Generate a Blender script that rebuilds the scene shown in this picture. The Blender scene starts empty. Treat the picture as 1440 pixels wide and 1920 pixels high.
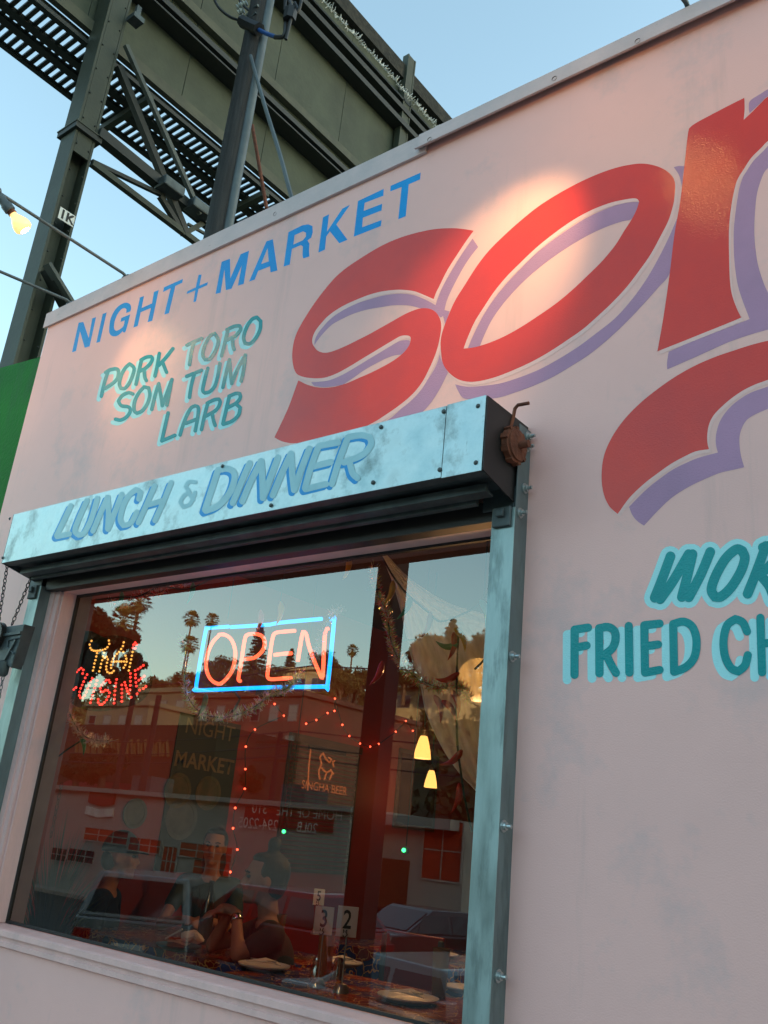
import bpy, bmesh, math, random
from mathutils import Vector, Matrix, geometry, noise
random.seed(7)
S = 0.7778            # the place is laid out in units of 0.778 m; everything is scaled to metres at the end
H0 = 1.864            # eye height above the terrace (layout units)
D = 3.6               # distance from the painted wall
# ---------------------------------------------------------------- camera
sc = bpy.context.scene
CXP, CYP, FP = 720.0, 960.0, 1708.64
RX = Vector((0.78688893, -0.13805488, -0.60145379))
RY = Vector((0.60949073, 0.32640555, 0.72248216))
RZ = Vector((0.09657567, -0.93509372, 0.34098808))
camd = bpy.data.cameras.new('camera')
cam = bpy.data.objects.new('camera', camd)
sc.collection.objects.link(cam)
camd.sensor_fit = 'HORIZONTAL'; camd.sensor_width = 36.0; camd.lens = 36.0*FP/1440.0
camd.clip_start = 0.05; camd.clip_end = 2000
m = Matrix(((RX[0], -RX[1], -RX[2], 0), (RY[0], -RY[1], -RY[2], -D), (RZ[0], -RZ[1], -RZ[2], H0), (0, 0, 0, 1)))
cam.matrix_world = m
sc.camera = cam
sc.render.resolution_x = 768; sc.render.resolution_y = 1024
# ---------------------------------------------------------------- sky, sun, exposure
SUN_EL, SUN_AZ = math.radians(8), math.radians(48)     # azimuth from +y towards +x
w = bpy.data.worlds.new('World'); sc.world = w; w.use_nodes = True
nt = w.node_tree; nt.nodes.clear()
wo = nt.nodes.new('ShaderNodeOutputWorld'); bg = nt.nodes.new('ShaderNodeBackground')
sky = nt.nodes.new('ShaderNodeTexSky'); sky.sky_type = 'NISHITA'; sky.sun_disc = False
sky.sun_elevation = SUN_EL; sky.sun_rotation = SUN_AZ
sky.altitude = 100; sky.air_density = 1.0; sky.dust_density = 1.3; sky.ozone_density = 1.0
mx = nt.nodes.new('ShaderNodeMix'); mx.data_type = 'RGBA'; mx.blend_type = 'MULTIPLY'; mx.inputs[0].default_value = 1.0
mx.inputs[7].default_value = (1.0, 1.04, 0.92, 1)
nt.links.new(sky.outputs[0], mx.inputs[6]); nt.links.new(mx.outputs[2], bg.inputs[0])
bg.inputs[1].default_value = 0.15
nt.links.new(bg.outputs[0], wo.inputs[0])
sd = bpy.data.lights.new('sun', 'SUN'); sd.energy = 2.2; sd.angle = math.radians(0.5); sd.color = (1.0, 0.62, 0.30)
sun = bpy.data.objects.new('sun', sd); sc.collection.objects.link(sun)
sv = Vector((math.sin(SUN_AZ)*math.cos(SUN_EL), math.cos(SUN_AZ)*math.cos(SUN_EL), math.sin(SUN_EL)))
sun.rotation_euler = sv.to_track_quat('Z', 'Y').to_euler()
sun.location = (0, 0, 30)
vs = sc.view_settings; vs.view_transform = 'Standard'; vs.look = 'None'; vs.gamma = 1; vs.use_curve_mapping = False
vs.exposure = 2.24
# ---------------------------------------------------------------- projection helpers (photograph pixel -> place)
def ray(px, py):
    c = Vector((px-CXP, py-CYP, FP)); return Vector((RX.dot(c), RY.dot(c), RZ.dot(c)))
def onY(px, py, y):
    d = ray(px, py); t = (D+y)/d.y; return Vector((d.x*t, y, d.z*t+H0))
def onX(px, py, x):
    d = ray(px, py); t = x/d.x; return Vector((x, d.y*t-D, d.z*t+H0))
def onZ(px, py, z):
    d = ray(px, py); t = (z-H0)/d.z; return Vector((d.x*t, d.y*t-D, z))
GL = 0.12                                # plane of the window glass
def seenY(px, py, yr):                   # point on the street side plane y=yr that the pane mirrors at this pixel
    p = onY(px, py, 2*GL-yr); p.y = yr; return p
# ---------------------------------------------------------------- object helpers
C = sc.collection
def tag(o, label=None, cat=None, group=None, kind=None):
    if label: o['label'] = label
    if cat: o['category'] = cat
    if group: o['group'] = group
    if kind: o['kind'] = kind
    return o
def empty(name, loc, label=None, cat=None, group=None, rz=0):
    o = bpy.data.objects.new(name, None); C.objects.link(o); o.location = loc; o.rotation_euler = (0, 0, rz)
    o.empty_display_size = 0.1
    return tag(o, label, cat, group)
def clean(n):
    return n
def link(name, me, mat, parent=None, smooth=False, world=True):
    o = bpy.data.objects.new(name, me); C.objects.link(o)
    if mat is not None:
        for q in (mat if isinstance(mat, (list, tuple)) else [mat]): me.materials.append(q)
    if smooth: me.shade_smooth()
    if parent is not None:
        o.parent = parent
        if world:                        # mesh given in world coordinates: bring it into the parent's space
            mw = Matrix.Identity(4); p = parent
            chain = []
            while p: chain.append(p); p = p.parent
            for q in reversed(chain): mw = mw @ q.matrix_basis
            me.transform(mw.inverted())
    return o
def mesh(verts, faces):
    me = bpy.data.meshes.new('mesh'); me.from_pydata([tuple(v) for v in verts], [], faces); me.update(); return me
class MB:
    def __init__(s): s.v = []; s.f = []; s.mi = []; s.cur = 0
    def add(s, vs_, fs_):
        n = len(s.v); s.v += [tuple(v) for v in vs_]; s.f += [tuple(i+n for i in f) for f in fs_]; s.mi += [s.cur]*len(fs_); return s
    def box(s, a, b, M=None):
        (x0, y0, z0), (x1, y1, z1) = a, b
        x0, x1 = min(x0, x1), max(x0, x1); y0, y1 = min(y0, y1), max(y0, y1); z0, z1 = min(z0, z1), max(z0, z1)
        v = [(x0,y0,z0),(x1,y0,z0),(x1,y1,z0),(x0,y1,z0),(x0,y0,z1),(x1,y0,z1),(x1,y1,z1),(x0,y1,z1)]
        if M is not None: v = [M @ Vector(p) for p in v]
        return s.add(v, [(0,3,2,1),(4,5,6,7),(0,1,5,4),(1,2,6,5),(2,3,7,6),(3,0,4,7)])
    def bar(s, p, q, wd, ht=None, up=(0,0,1)):
        ht = ht or wd; p = Vector(p); q = Vector(q); d = (q-p).normalized(); u = Vector(up)
        if abs(d.dot(u)) > .95: u = Vector((0,1,0))
        a = d.cross(u).normalized(); b = a.cross(d)
        vs_ = [e+a*i*wd/2+b*j*ht/2 for e in (p, q) for i, j in ((-1,-1),(1,-1),(1,1),(-1,1))]
        return s.add(vs_, [(0,1,2,3),(7,6,5,4),(0,4,5,1),(1,5,6,2),(2,6,7,3),(3,7,4,0)])
    def tube(s, pts, r, n=8, closed=False, caps=True):
        pts = [Vector(p) for p in pts]; N = len(pts); rings = []
        prev = None
        for i, p in enumerate(pts):
            if closed: d = pts[(i+1) % N]-pts[i-1]
            else: d = pts[min(i+1, N-1)]-pts[max(i-1, 0)]
            d.normalize()
            if prev is None:
                u = Vector((0,0,1)) if abs(d.z) < .9 else Vector((1,0,0))
                a = d.cross(u).normalized()
            else:
                a = prev-d*prev.dot(d)
                if a.length < 1e-6: a = d.cross(Vector((0,0,1)))
                a.normalize()
            prev = a; b = d.cross(a)
            rr = r[i] if isinstance(r, (list, tuple)) else r
            rings.append([p+(a*math.cos(2*math.pi*k/n)+b*math.sin(2*math.pi*k/n))*rr for k in range(n)])
        vs_ = [v for rg in rings for v in rg]; fs_ = []
        for i in range(N if closed else N-1):
            j = (i+1) % N
            for k in range(n):
                fs_.append((i*n+k, i*n+(k+1) % n, j*n+(k+1) % n, j*n+k))
        if not closed and caps:
            fs_.append(tuple(range(n-1, -1, -1))); fs_.append(tuple((N-1)*n+k for k in range(n)))
        return s.add(vs_, fs_)
    def lathe(s, prof, c, axis=(0,0,1), n=20, caps=False):
        c = Vector(c); ax = Vector(axis).normalized(); u = Vector((1,0,0)) if abs(ax.x) < .9 else Vector((0,1,0))
        a = ax.cross(u).normalized(); b = ax.cross(a)
        vs_ = []; fs_ = []
        for r, h in prof:
            for k in range(n):
                t = 2*math.pi*k/n; vs_.append(c+ax*h+(a*math.cos(t)+b*math.sin(t))*r)
        for i in range(len(prof)-1):
            for k in range(n): fs_.append((i*n+k, i*n+(k+1) % n, (i+1)*n+(k+1) % n, (i+1)*n+k))
        if caps:
            fs_.append(tuple(range(n-1, -1, -1))); fs_.append(tuple((len(prof)-1)*n+k for k in range(n)))
        return s.add(vs_, fs_)
    def ball(s, c, r, n=10, m_=6):
        c = Vector(c); r = r if isinstance(r, (tuple, list)) else (r, r, r)
        vs_ = [c+Vector((0,0,r[2]))]; fs_ = []
        for i in range(1, m_):
            t = math.pi*i/m_
            for k in range(n):
                a = 2*math.pi*k/n; vs_.append(c+Vector((r[0]*math.sin(t)*math.cos(a), r[1]*math.sin(t)*math.sin(a), r[2]*math.cos(t))))
        vs_.append(c-Vector((0,0,r[2]))); L = len(vs_)-1
        for k in range(n): fs_.append((0, 1+k, 1+(k+1) % n)); fs_.append((L, L-n+(k+1) % n, L-n+k))
        for i in range(m_-2):
            for k in range(n): fs_.append((1+i*n+k, 1+(i+1)*n+k, 1+(i+1)*n+(k+1) % n, 1+i*n+(k+1) % n))
        return s.add(vs_, fs_)
    def prism(s, poly, ext):              # poly: 3-D points of a planar outline, ext: extrusion vector
        n = len(poly); ext = Vector(ext); vs_ = [Vector(p) for p in poly]+[Vector(p)+ext for p in poly]
        fs_ = [tuple(range(n)), tuple(range(2*n-1, n-1, -1))]+[(i, (i+1) % n, n+(i+1) % n, n+i) for i in range(n)]
        return s.add(vs_, fs_)
    def build(s, name, mat, parent=None, smooth=False, world=True, bevel=0):
        me = mesh(s.v, s.f)
        if any(s.mi):
            me.polygons.foreach_set('material_index', s.mi)
        bm = bmesh.new(); bm.from_mesh(me)
        bmesh.ops.recalc_face_normals(bm, faces=bm.faces)
        bm.to_mesh(me); bm.free()
        o = link(name, me, mat, parent, smooth, world)
        if bevel:
            b = o.modifiers.new('bevel', 'BEVEL'); b.width = bevel*S; b.segments = 2; b.limit_method = 'ANGLE'
        if smooth and not bevel: me.set_sharp_from_angle(angle=math.radians(45))
        return o
def copy_tree(o, parent=None):
    c = o.copy(); C.objects.link(c); c.parent = parent
    for ch in list(o.children): copy_tree(ch, c)
    return c
def cat2(pts, closed=False, corner=52, sub=5):
    n = len(pts); out = []
    P = [Vector((p[0], p[1])) for p in pts]
    def isc(i):
        if not closed and i in (0, n-1): return True
        a = P[i]-P[i-1]; b = P[(i+1) % n]-P[i]
        if a.length < 1e-6 or b.length < 1e-6: return True
        return abs(a.angle(b)) > math.radians(corner)
    cr = [isc(i) for i in range(n)]
    rng = range(n) if closed else range(n-1)
    for i in rng:
        p1, p2 = P[i], P[(i+1) % n]
        p0 = p1-(p2-p1) if cr[i] else P[i-1]
        p3 = p2+(p2-p1) if cr[(i+1) % n] else P[(i+2) % n]
        for k in range(sub):
            t = k/sub
            out.append(0.5*((2*p1)+(p2-p0)*t+(2*p0-5*p1+4*p2-p3)*t*t+(3*p1-p0-3*p2+p3)*t**3))
    if not closed: out.append(P[-1])
    return out
def Z(pts, s, ox, oy): return [(p[0]/s+ox, p[1]/s+oy) for p in pts]
def poly_mesh(loops, y, smooth=True, proj=None):
    loops = [cat2(l, True) if smooth else [Vector(p) for p in l] for l in loops]
    l3 = [[Vector((p.x, p.y, 0)) for p in l] for l in loops]
    tris = geometry.tessellate_polygon(l3); flat = [p for l in loops for p in l]
    proj = proj or (lambda a, b: onY(a, b, y))
    return [proj(p.x, p.y) for p in flat], [tuple(t) for t in tris]
def ribbon(pts, wd, y, smooth=True, caps=True, proj=None, sub=5, closed=False, dz=1e-6):
    """a brush stroke of width wd pixels along pts, laid on the plane y; wd may be a list (taper)"""
    P = cat2(pts, closed, 60, sub) if smooth else [Vector(p) for p in pts]
    if closed: P.append(P[0].copy())
    n = len(P); vs_ = []; fs_ = []
    proj = proj or (lambda a, b, yy: onY(a, b, yy))
    for i, p in enumerate(P):
        d = P[min(i+1, n-1)]-P[max(i-1, 0)]
        if d.length < 1e-9: d = Vector((1, 0))
        d.normalize(); nn = Vector((-d.y, d.x)); h = wd/2
        q = y-i*dz
        vs_ += [proj(p.x+nn.x*h, p.y+nn.y*h, q), proj(p.x-nn.x*h, p.y-nn.y*h, q)]
    for i in range(n-1): fs_.append((2*i, 2*i+1, 2*i+3, 2*i+2))
    if caps:
        for e, s_ in ((0, -1), (n-1, 1)):
            p = P[e]; d = (P[1]-P[0]) if e == 0 else (P[-1]-P[-2])
            if d.length < 1e-9: continue
            d = d.normalized()*s_; nn = Vector((-d.y, d.x)); b = len(vs_); q = y-e*dz
            for k in range(9):
                t = math.pi*k/8; v = p+(nn*math.cos(t)+d*math.sin(t))*wd/2
                vs_.append(proj(v.x, v.y, q))
            fs_.append(tuple(range(b, b+9)))
    return vs_, fs_
# ---------------------------------------------------------------- materials
def mat(name, col, rough=.6, metal=0, var=None, vscale=3, vdet=5, bump=0, bscale=60, emis=None, estr=0, coat=0, spec=.5, rvar=0, stretch=None, b2=None, vlo=.35, vhi=.65):
    m_ = bpy.data.materials.new(name); m_.use_nodes = True; t = m_.node_tree; b = t.nodes['Principled BSDF']
    b.inputs['Base Color'].default_value = (*col, 1); b.inputs['Roughness'].default_value = rough; b.inputs['Metallic'].default_value = metal
    b.inputs['Specular IOR Level'].default_value = spec; b.inputs['Coat Weight'].default_value = coat; b.inputs['Coat Roughness'].default_value = .12
    if emis: b.inputs['Emission Color'].default_value = (*emis, 1); b.inputs['Emission Strength'].default_value = estr
    tc = t.nodes.new('ShaderNodeTexCoord'); mp = t.nodes.new('ShaderNodeMapping'); t.links.new(tc.outputs['Object'], mp.inputs[0])
    if stretch: mp.inputs['Scale'].default_value = stretch
    if var:
        n = t.nodes.new('ShaderNodeTexNoise'); n.inputs['Scale'].default_value = vscale; n.inputs['Detail'].default_value = vdet; n.inputs['Roughness'].default_value = .6
        r = t.nodes.new('ShaderNodeValToRGB'); r.color_ramp.elements[0].position = vlo; r.color_ramp.elements[1].position = vhi
        r.color_ramp.elements[0].color = (*var, 1); r.color_ramp.elements[1].color = (*col, 1)
        t.links.new(mp.outputs[0], n.inputs[0]); t.links.new(n.outputs[0], r.inputs[0]); t.links.new(r.outputs[0], b.inputs['Base Color'])
        if rvar:
            mr = t.nodes.new('ShaderNodeMapRange'); mr.inputs[1].default_value = .3; mr.inputs[2].default_value = .7
            mr.inputs[3].default_value = max(.05, rough-rvar); mr.inputs[4].default_value = rough+rvar
            t.links.new(n.outputs[0], mr.inputs[0]); t.links.new(mr.outputs[0], b.inputs['Roughness'])
    if bump:
        n2 = t.nodes.new('ShaderNodeTexNoise'); n2.inputs['Scale'].default_value = bscale; n2.inputs['Detail'].default_value = 4
        bp = t.nodes.new('ShaderNodeBump'); bp.inputs['Strength'].default_value = bump; bp.inputs['Distance'].default_value = .01
        t.links.new(mp.outputs[0], n2.inputs[0]); t.links.new(n2.outputs[0], bp.inputs['Height']); t.links.new(bp.outputs[0], b.inputs['Normal'])
        if b2:
            n3 = t.nodes.new('ShaderNodeTexNoise'); n3.inputs['Scale'].default_value = b2[0]; n3.inputs['Detail'].default_value = 3
            bp2 = t.nodes.new('ShaderNodeBump'); bp2.inputs['Strength'].default_value = b2[1]; bp2.inputs['Distance'].default_value = .05
            t.links.new(mp.outputs[0], n3.inputs[0]); t.links.new(n3.outputs[0], bp2.inputs['Height']); t.links.new(bp2.outputs[0], bp.inputs['Normal'])
    return m_
def emit(name, col, s_): return mat(name, (.02,.02,.02), emis=col, estr=s_)
def nodes_of(m_): return m_.node_tree, m_.node_tree.nodes['Principled BSDF']
def add_spots(m_, scale, col, lo, hi, stretch=(1,1,1)):
    """dirt specks / drips mixed over the base colour"""
    t, b = nodes_of(m_); src = b.inputs['Base Color'].links[0].from_socket if b.inputs['Base Color'].links else None
    tc = t.nodes.new('ShaderNodeTexCoord'); mp = t.nodes.new('ShaderNodeMapping'); mp.inputs['Scale'].default_value = stretch
    n = t.nodes.new('ShaderNodeTexNoise'); n.inputs['Scale'].default_value = scale; n.inputs['Detail'].default_value = 6; n.inputs['Roughness'].default_value = .7
    r = t.nodes.new('ShaderNodeMapRange'); r.inputs[1].default_value = lo; r.inputs[2].default_value = hi
    mxx = t.nodes.new('ShaderNodeMix'); mxx.data_type = 'RGBA'
    t.links.new(tc.outputs['Object'], mp.inputs[0]); t.links.new(mp.outputs[0], n.inputs[0]); t.links.new(n.outputs[0], r.inputs[0]); t.links.new(r.outputs[0], mxx.inputs[0])
    if src: t.links.new(src, mxx.inputs[6])
    else: mxx.inputs[6].default_value = b.inputs['Base Color'].default_value
    mxx.inputs[7].default_value = (*col, 1); t.links.new(mxx.outputs[2], b.inputs['Base Color'])
    return m_
M = {}
M['pink'] = add_spots(add_spots(add_spots(add_spots(mat('pink wall paint', (.86,.505,.465), .5, var=(.78,.465,.43), vscale=1.1, vdet=6, bump=.13, bscale=200, b2=(2.5, .10), vlo=.25, vhi=.65), 34, (.16,.13,.12), .735, .80), 1.6, (.50,.40,.41), .52, .80), 2.2, (.52,.36,.34), .56, .86, (1.6,1,.14)), 11, (.40,.30,.28), .735, .80)
M['pinktrim'] = add_spots(mat('pink wood trim', (.80,.50,.47), .5, var=(.66,.43,.41), vscale=2.5, bump=.3, bscale=40, stretch=(3,3,.6)), 22, (.12,.10,.09), .70, .80)
M['flash'] = add_spots(mat('painted flashing', (.62,.50,.50), .55, var=(.50,.43,.44), vscale=4, bump=.15, bscale=50), 18, (.17,.15,.14), .66, .76, (1,1,1))
M['red'] = mat('red sign paint', (.74,.046,.028), .14, var=(.60,.044,.036), vscale=2.2, vdet=9, bump=.13, bscale=150, coat=.0, spec=.32)
M['purple'] = mat('lavender sign paint', (.45,.245,.40), .4, var=(.39,.22,.36), vscale=3, bump=.3, bscale=170, coat=.1, spec=.3)
M['hilite'] = mat('pale outline paint', (.82,.53,.50), .5, bump=.3, bscale=150)
M['blue'] = mat('sky blue sign paint', (.003,.33,.80), .4, spec=.2, var=(.003,.27,.70), vscale=3, bump=.4, bscale=150)
M['teal'] = mat('teal sign paint', (.001,.30,.32), .18, var=(.001,.26,.28), vscale=4, bump=.16, bscale=150, coat=0, spec=.25)
M['cyan'] = mat('pale cyan sign paint', (.40,.80,.84), .4, bump=.2, bscale=180, spec=.3)
M['boxlite'] = mat('pale grey blue lettering', (.30,.50,.55), .5, metal=.45, var=(.26,.45,.50), vscale=8, bump=.05)
M['boxblue'] = mat('deep blue lettering', (.01,.24,.55), .45, metal=.35)
def galv(name, col, dark, rough=.42, stretch=(1,1,1)):
    g = mat(name, col, rough, metal=.85, var=dark, vscale=7, vdet=10, bump=.12, bscale=25, rvar=.13, stretch=stretch, vlo=.30, vhi=.60)
    add_spots(g, 3.2, (.10,.14,.14), .54, .72, (stretch[0]*1.2, 2, stretch[2]*1.0)); add_spots(g, 26, (.10,.15,.15), .66, .76, (stretch[0]*2.2, 2, stretch[2]*.5)); return g
M['galv'] = galv('galvanized sheet', (.47,.60,.62), (.25,.36,.38))
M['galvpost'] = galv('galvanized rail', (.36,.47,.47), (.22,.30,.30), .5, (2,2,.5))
M['galvshade'] = galv('shaded rail side', (.22,.29,.30), (.15,.20,.21), .55, (2,2,.5))  # rail metal again, shade on the sides put into a darker colour
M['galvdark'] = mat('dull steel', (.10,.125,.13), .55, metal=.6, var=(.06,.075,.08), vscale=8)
M['black'] = mat('black painted steel', (.012,.012,.013), .5, var=(.02,.017,.016), vscale=6)
M['rust'] = mat('rusty cast iron', (.20,.062,.028), .85, var=(.10,.032,.018), vscale=14, bump=.5, bscale=60)
M['screw'] = mat('screw steel', (.45,.5,.5), .35, metal=.9)
M['dark'] = mat('dark gasket', (.015,.016,.017), .6)
M['green'] = add_spots(add_spots(mat('bright green wall paint', (.015,.21,.022), .7, spec=.15, var=(.010,.15,.02), vscale=2, vdet=9, bump=.8, bscale=40), 14, (.004,.03,.01), .68, .76), 3, (.03,.13,.04), .5, .7, (1,1,.2))
M['steel'] = add_spots(mat('olive painted steel', (.046,.056,.038), .65, var=(.034,.042,.029), vscale=2.5, vdet=8, bump=.2, bscale=30), 9, (.07,.035,.02), .66, .78)
M['steelD'] = mat('dark olive steel', (.020,.025,.021), .6, var=(.014,.018,.015), vscale=4)
M['steelL'] = mat('pale painted steel', (.085,.10,.09), .6, var=(.06,.072,.065), vscale=4)
M['ply'] = add_spots(mat('weathered olive panel', (.070,.084,.056), .75, var=(.048,.058,.040), vscale=1.6, vdet=9, bump=.25, bscale=20, b2=(2,.2)), 6, (.028,.026,.018), .62, .80, (1,.5,1.6))
M['plyrib'] = mat('olive rib', (.088,.092,.060), .7, var=(.06,.065,.045), vscale=4)
M['bark'] = mat('rough top beam', (.04,.038,.03), .9, var=(.016,.016,.013), vscale=12, bump=1, bscale=25)
M['pole'] = add_spots(mat('weathered pole wood', (.036,.038,.040), .85, var=(.016,.017,.019), vscale=5, vdet=9, bump=.8, bscale=30, stretch=(6,6,.35)), 4, (.018,.018,.02), .6, .72)
M['conduit'] = mat('grey conduit', (.105,.13,.14), .5, metal=.2, var=(.07,.09,.10), vscale=4)
M['ceramic'] = mat('grey porcelain', (.42,.45,.42), .3)
M['wire'] = mat('black cable', (.012,.013,.015), .5)
M['wireblue'] = mat('blue cable tape', (.01,.08,.30), .4)
M['white'] = mat('white paint', (.82,.83,.80), .5, var=(.6,.61,.58), vscale=3)
M['ink'] = mat('black ink', (.01,.01,.01), .6)
# interior
M['redwall'] = mat('red interior wall', (.36,.030,.012), .55, var=(.30,.024,.010), vscale=1.5, bump=.15)
M['ceil'] = mat('dark red brown ceiling', (.085,.035,.02), .7)
M['floorin'] = mat('dark tiled floor', (.05,.035,.03), .4)
M['wood'] = mat('brown wood', (.12,.055,.022), .5, var=(.07,.03,.014), vscale=3, stretch=(1,1,8))
M['blind'] = mat('bamboo blind', (.16,.09,.035), .6, var=(.10,.055,.022), vscale=6)
M['mirror'] = mat('mirror glass', (.6,.6,.6), .04, metal=1)
M['curtain'] = None
M['skin'] = mat('skin', (.42,.235,.16), .55, var=(.36,.19,.125), vscale=9)
M['hair'] = mat('dark hair', (.012,.009,.008), .5, bump=.6, bscale=60, stretch=(6,1,1))
M['shirt'] = mat('charcoal cotton', (.026,.032,.040), .9, bump=1.0, bscale=9)
M['denim'] = mat('navy cotton', (.008,.018,.075), .8, bump=.2)
M['grayshirt'] = mat('green grey cotton', (.05,.085,.085), .9, bump=.3, bscale=20)
M['plate'] = mat('white melamine', (.70,.74,.76), .25)
M['bluep'] = mat('blue melamine', (.10,.30,.42), .3)
M['napkin'] = mat('paper napkin', (.72,.71,.66), .9)
M['amber'] = mat('amber plastic tumbler', (.22,.11,.03), .25)
M['tinsel'] = mat('silver tinsel', (.95,.95,.9), .28, metal=.7)
M['tinselr'] = mat('red tinsel', (.95,.10,.08), .28, metal=.7)
M['tinselg'] = mat('green gold tinsel', (.5,.9,.25), .28, metal=.7)
for nm, c in dict(chair=(.20,.01,.008), chred=(.55,.02,.015), chyel=(.65,.38,.02), chgrn=(.01,.22,.08), chpink=(.62,.16,.2), chteal=(.02,.36,.36)).items():
    M[nm] = mat(nm, c, .3)
# street
M['asphalt'] = mat('asphalt', (.045,.045,.047), .9, var=(.06,.06,.06), vscale=2, bump=.3)
M['concrete'] = mat('concrete paving', (.44,.38,.34), .85, var=(.36,.32,.29), vscale=2, bump=.2)
M['line'] = mat('road marking paint', (.7,.7,.66), .7)
M['hill'] = mat('dry hillside', (.075,.075,.035), .95, var=(.05,.055,.025), vscale=.15)
M['leaf'] = mat('dark foliage', (.060,.070,.022), .8, var=(.028,.038,.014), vscale=.8)
M['leaf2'] = mat('olive foliage', (.11,.10,.035), .8, var=(.06,.06,.02), vscale=.8)
M['palm'] = mat('palm frond', (.13,.125,.04), .7, var=(.08,.085,.03), vscale=2)
M['palmdry'] = mat('dry palm skirt', (.20,.12,.045), .9)
M['trunk'] = mat('palm trunk', (.13,.10,.075), .9, var=(.08,.06,.045), vscale=4)
M['stucco1'] = mat('cream stucco', (.50,.42,.26), .85, var=(.43,.36,.23), vscale=.7)
M['stucco2'] = mat('rose stucco', (.34,.17,.12), .85, var=(.29,.145,.10), vscale=.7)
M['winglass'] = mat('window glass', (.04,.05,.06), .08, spec=.8)
M['blindw'] = mat('white window shade', (.55,.55,.5), .6)
M['signred'] = mat('dark red signboard', (.30,.015,.012), .5)
M['orange'] = mat('orange red shutter', (.45,.05,.015), .6)
M['whiteold'] = mat('old white wall paint', (.40,.40,.38), .7, var=(.33,.33,.31), vscale=.6)
for nm, c in dict(carwhite=(.22,.24,.26), carred=(.30,.010,.012), carsilver=(.33,.35,.37), cardark=(.02,.022,.026)).items():
    M[nm] = mat(nm, c, .3, metal=.2, coat=1)
M['tyre'] = mat('tyre rubber', (.02,.02,.02), .8)
M['chrome'] = mat('bright metal', (.6,.62,.63), .2, metal=1)
M['carglass'] = mat('tinted car glass', (.012,.03,.035), .05, spec=.8)
# lights
M['neonblue'] = emit('blue neon', (.0,.21,.70), 1.15)
M['neonred'] = emit('red orange neon', (1.0,.085,.035), 1.0)
M['ledred'] = emit('red led', (1.0,.03,.02), 1.2)
M['ledamb'] = emit('amber led', (1.0,.42,.08), .5)
M['ledgrn'] = emit('green led', (.05,1.0,.25), 1.2)
M['fairy'] = emit('red fairy bulb', (1.0,.07,.03), 1.8)
M['beer'] = emit('dim orange neon', (1.0,.20,.04), .10)
M['shade'] = emit('glowing lamp glass', (1.0,.46,.11), .62)
M['tail'] = emit('lit tail lamp', (1.0,.02,.02), 1.6)
M['lens'] = emit('lit lamp face', (1.0,.50,.16), 64)
# lamp bulb glass: glowing frosted reflector
mb = bpy.data.materials.new('glowing flood bulb'); mb.use_nodes = True
t, b = nodes_of(mb); b.inputs['Base Color'].default_value = (.75,.55,.32,1); b.inputs['Roughness'].default_value = .15
lw = t.nodes.new('ShaderNodeLayerWeight'); lw.inputs[0].default_value = .35
rp = t.nodes.new('ShaderNodeValToRGB'); rp.color_ramp.elements[0].color = (1.0,.60,.22,1); rp.color_ramp.elements[1].color = (.85,.42,.12,1)
t.links.new(lw.outputs['Facing'], rp.inputs[0]); t.links.new(rp.outputs[0], b.inputs['Emission Color']); b.inputs['Emission Strength'].default_value = .30
M['bulb'] = mb
# window pane: one sheet of glass that reflects the street and shows the room
mg = bpy.data.materials.new('window pane glass'); mg.use_nodes = True; t = mg.node_tree; t.nodes.clear()
o_ = t.nodes.new('ShaderNodeOutputMaterial'); tr = t.nodes.new('ShaderNodeBsdfTransparent'); gs = t.nodes.new('ShaderNodeBsdfGlossy'); mi = t.nodes.new('ShaderNodeMixShader')
fr = t.nodes.new('ShaderNodeFresnel'); fr.inputs[0].default_value = 2.22
tr.inputs[0].default_value = (.70,.71,.67,1); gs.inputs[0].default_value = (.93,.97,.95,1); gs.inputs['Roughness'].default_value = 0
tcg = t.nodes.new('ShaderNodeTexCoord'); ng = t.nodes.new('ShaderNodeTexNoise'); ng.inputs['Scale'].default_value = .9; bg_ = t.nodes.new('ShaderNodeBump'); bg_.inputs['Strength'].default_value = .003; bg_.inputs['Distance'].default_value = .02
t.links.new(tcg.outputs['Object'], ng.inputs[0]); t.links.new(ng.outputs[0], bg_.inputs['Height']); t.links.new(bg_.outputs[0], gs.inputs['Normal'])
t.links.new(fr.outputs[0], mi.inputs[0]); t.links.new(tr.outputs[0], mi.inputs[1]); t.links.new(gs.outputs[0], mi.inputs[2]); t.links.new(mi.outputs[0], o_.inputs[0])
M['pane'] = mg
def sheer(name, col, alpha):
    m_ = bpy.data.materials.new(name); m_.use_nodes = True; t = m_.node_tree; t.nodes.clear()
    o = t.nodes.new('ShaderNodeOutputMaterial'); a = t.nodes.new('ShaderNodeBsdfTransparent'); d = t.nodes.new('ShaderNodeBsdfDiffuse'); x = t.nodes.new('ShaderNodeMixShader')
    tl = t.nodes.new('ShaderNodeBsdfTranslucent'); x2 = t.nodes.new('ShaderNodeMixShader'); x2.inputs[0].default_value = .4
    d.inputs[0].default_value = (*col, 1); tl.inputs[0].default_value = (*col, 1)
    tc = t.nodes.new('ShaderNodeTexCoord'); n = t.nodes.new('ShaderNodeTexNoise'); n.inputs['Scale'].default_value = 14; mpp = t.nodes.new('ShaderNodeMapping'); mpp.inputs['Scale'].default_value = (3, 3, .4)
    mr = t.nodes.new('ShaderNodeMapRange'); mr.inputs[3].default_value = alpha*.5; mr.inputs[4].default_value = min(1, alpha*1.5)
    t.links.new(tc.outputs['Object'], mpp.inputs[0]); t.links.new(mpp.outputs[0], n.inputs[0]); t.links.new(n.outputs[0], mr.inputs[0]); t.links.new(mr.outputs[0], x.inputs[0])
    t.links.new(d.outputs[0], x2.inputs[1]); t.links.new(tl.outputs[0], x2.inputs[2]); t.links.new(a.outputs[0], x.inputs[1]); t.links.new(x2.outputs[0], x.inputs[2]); t.links.new(x.outputs[0], o.inputs[0])
    return m_
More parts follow.
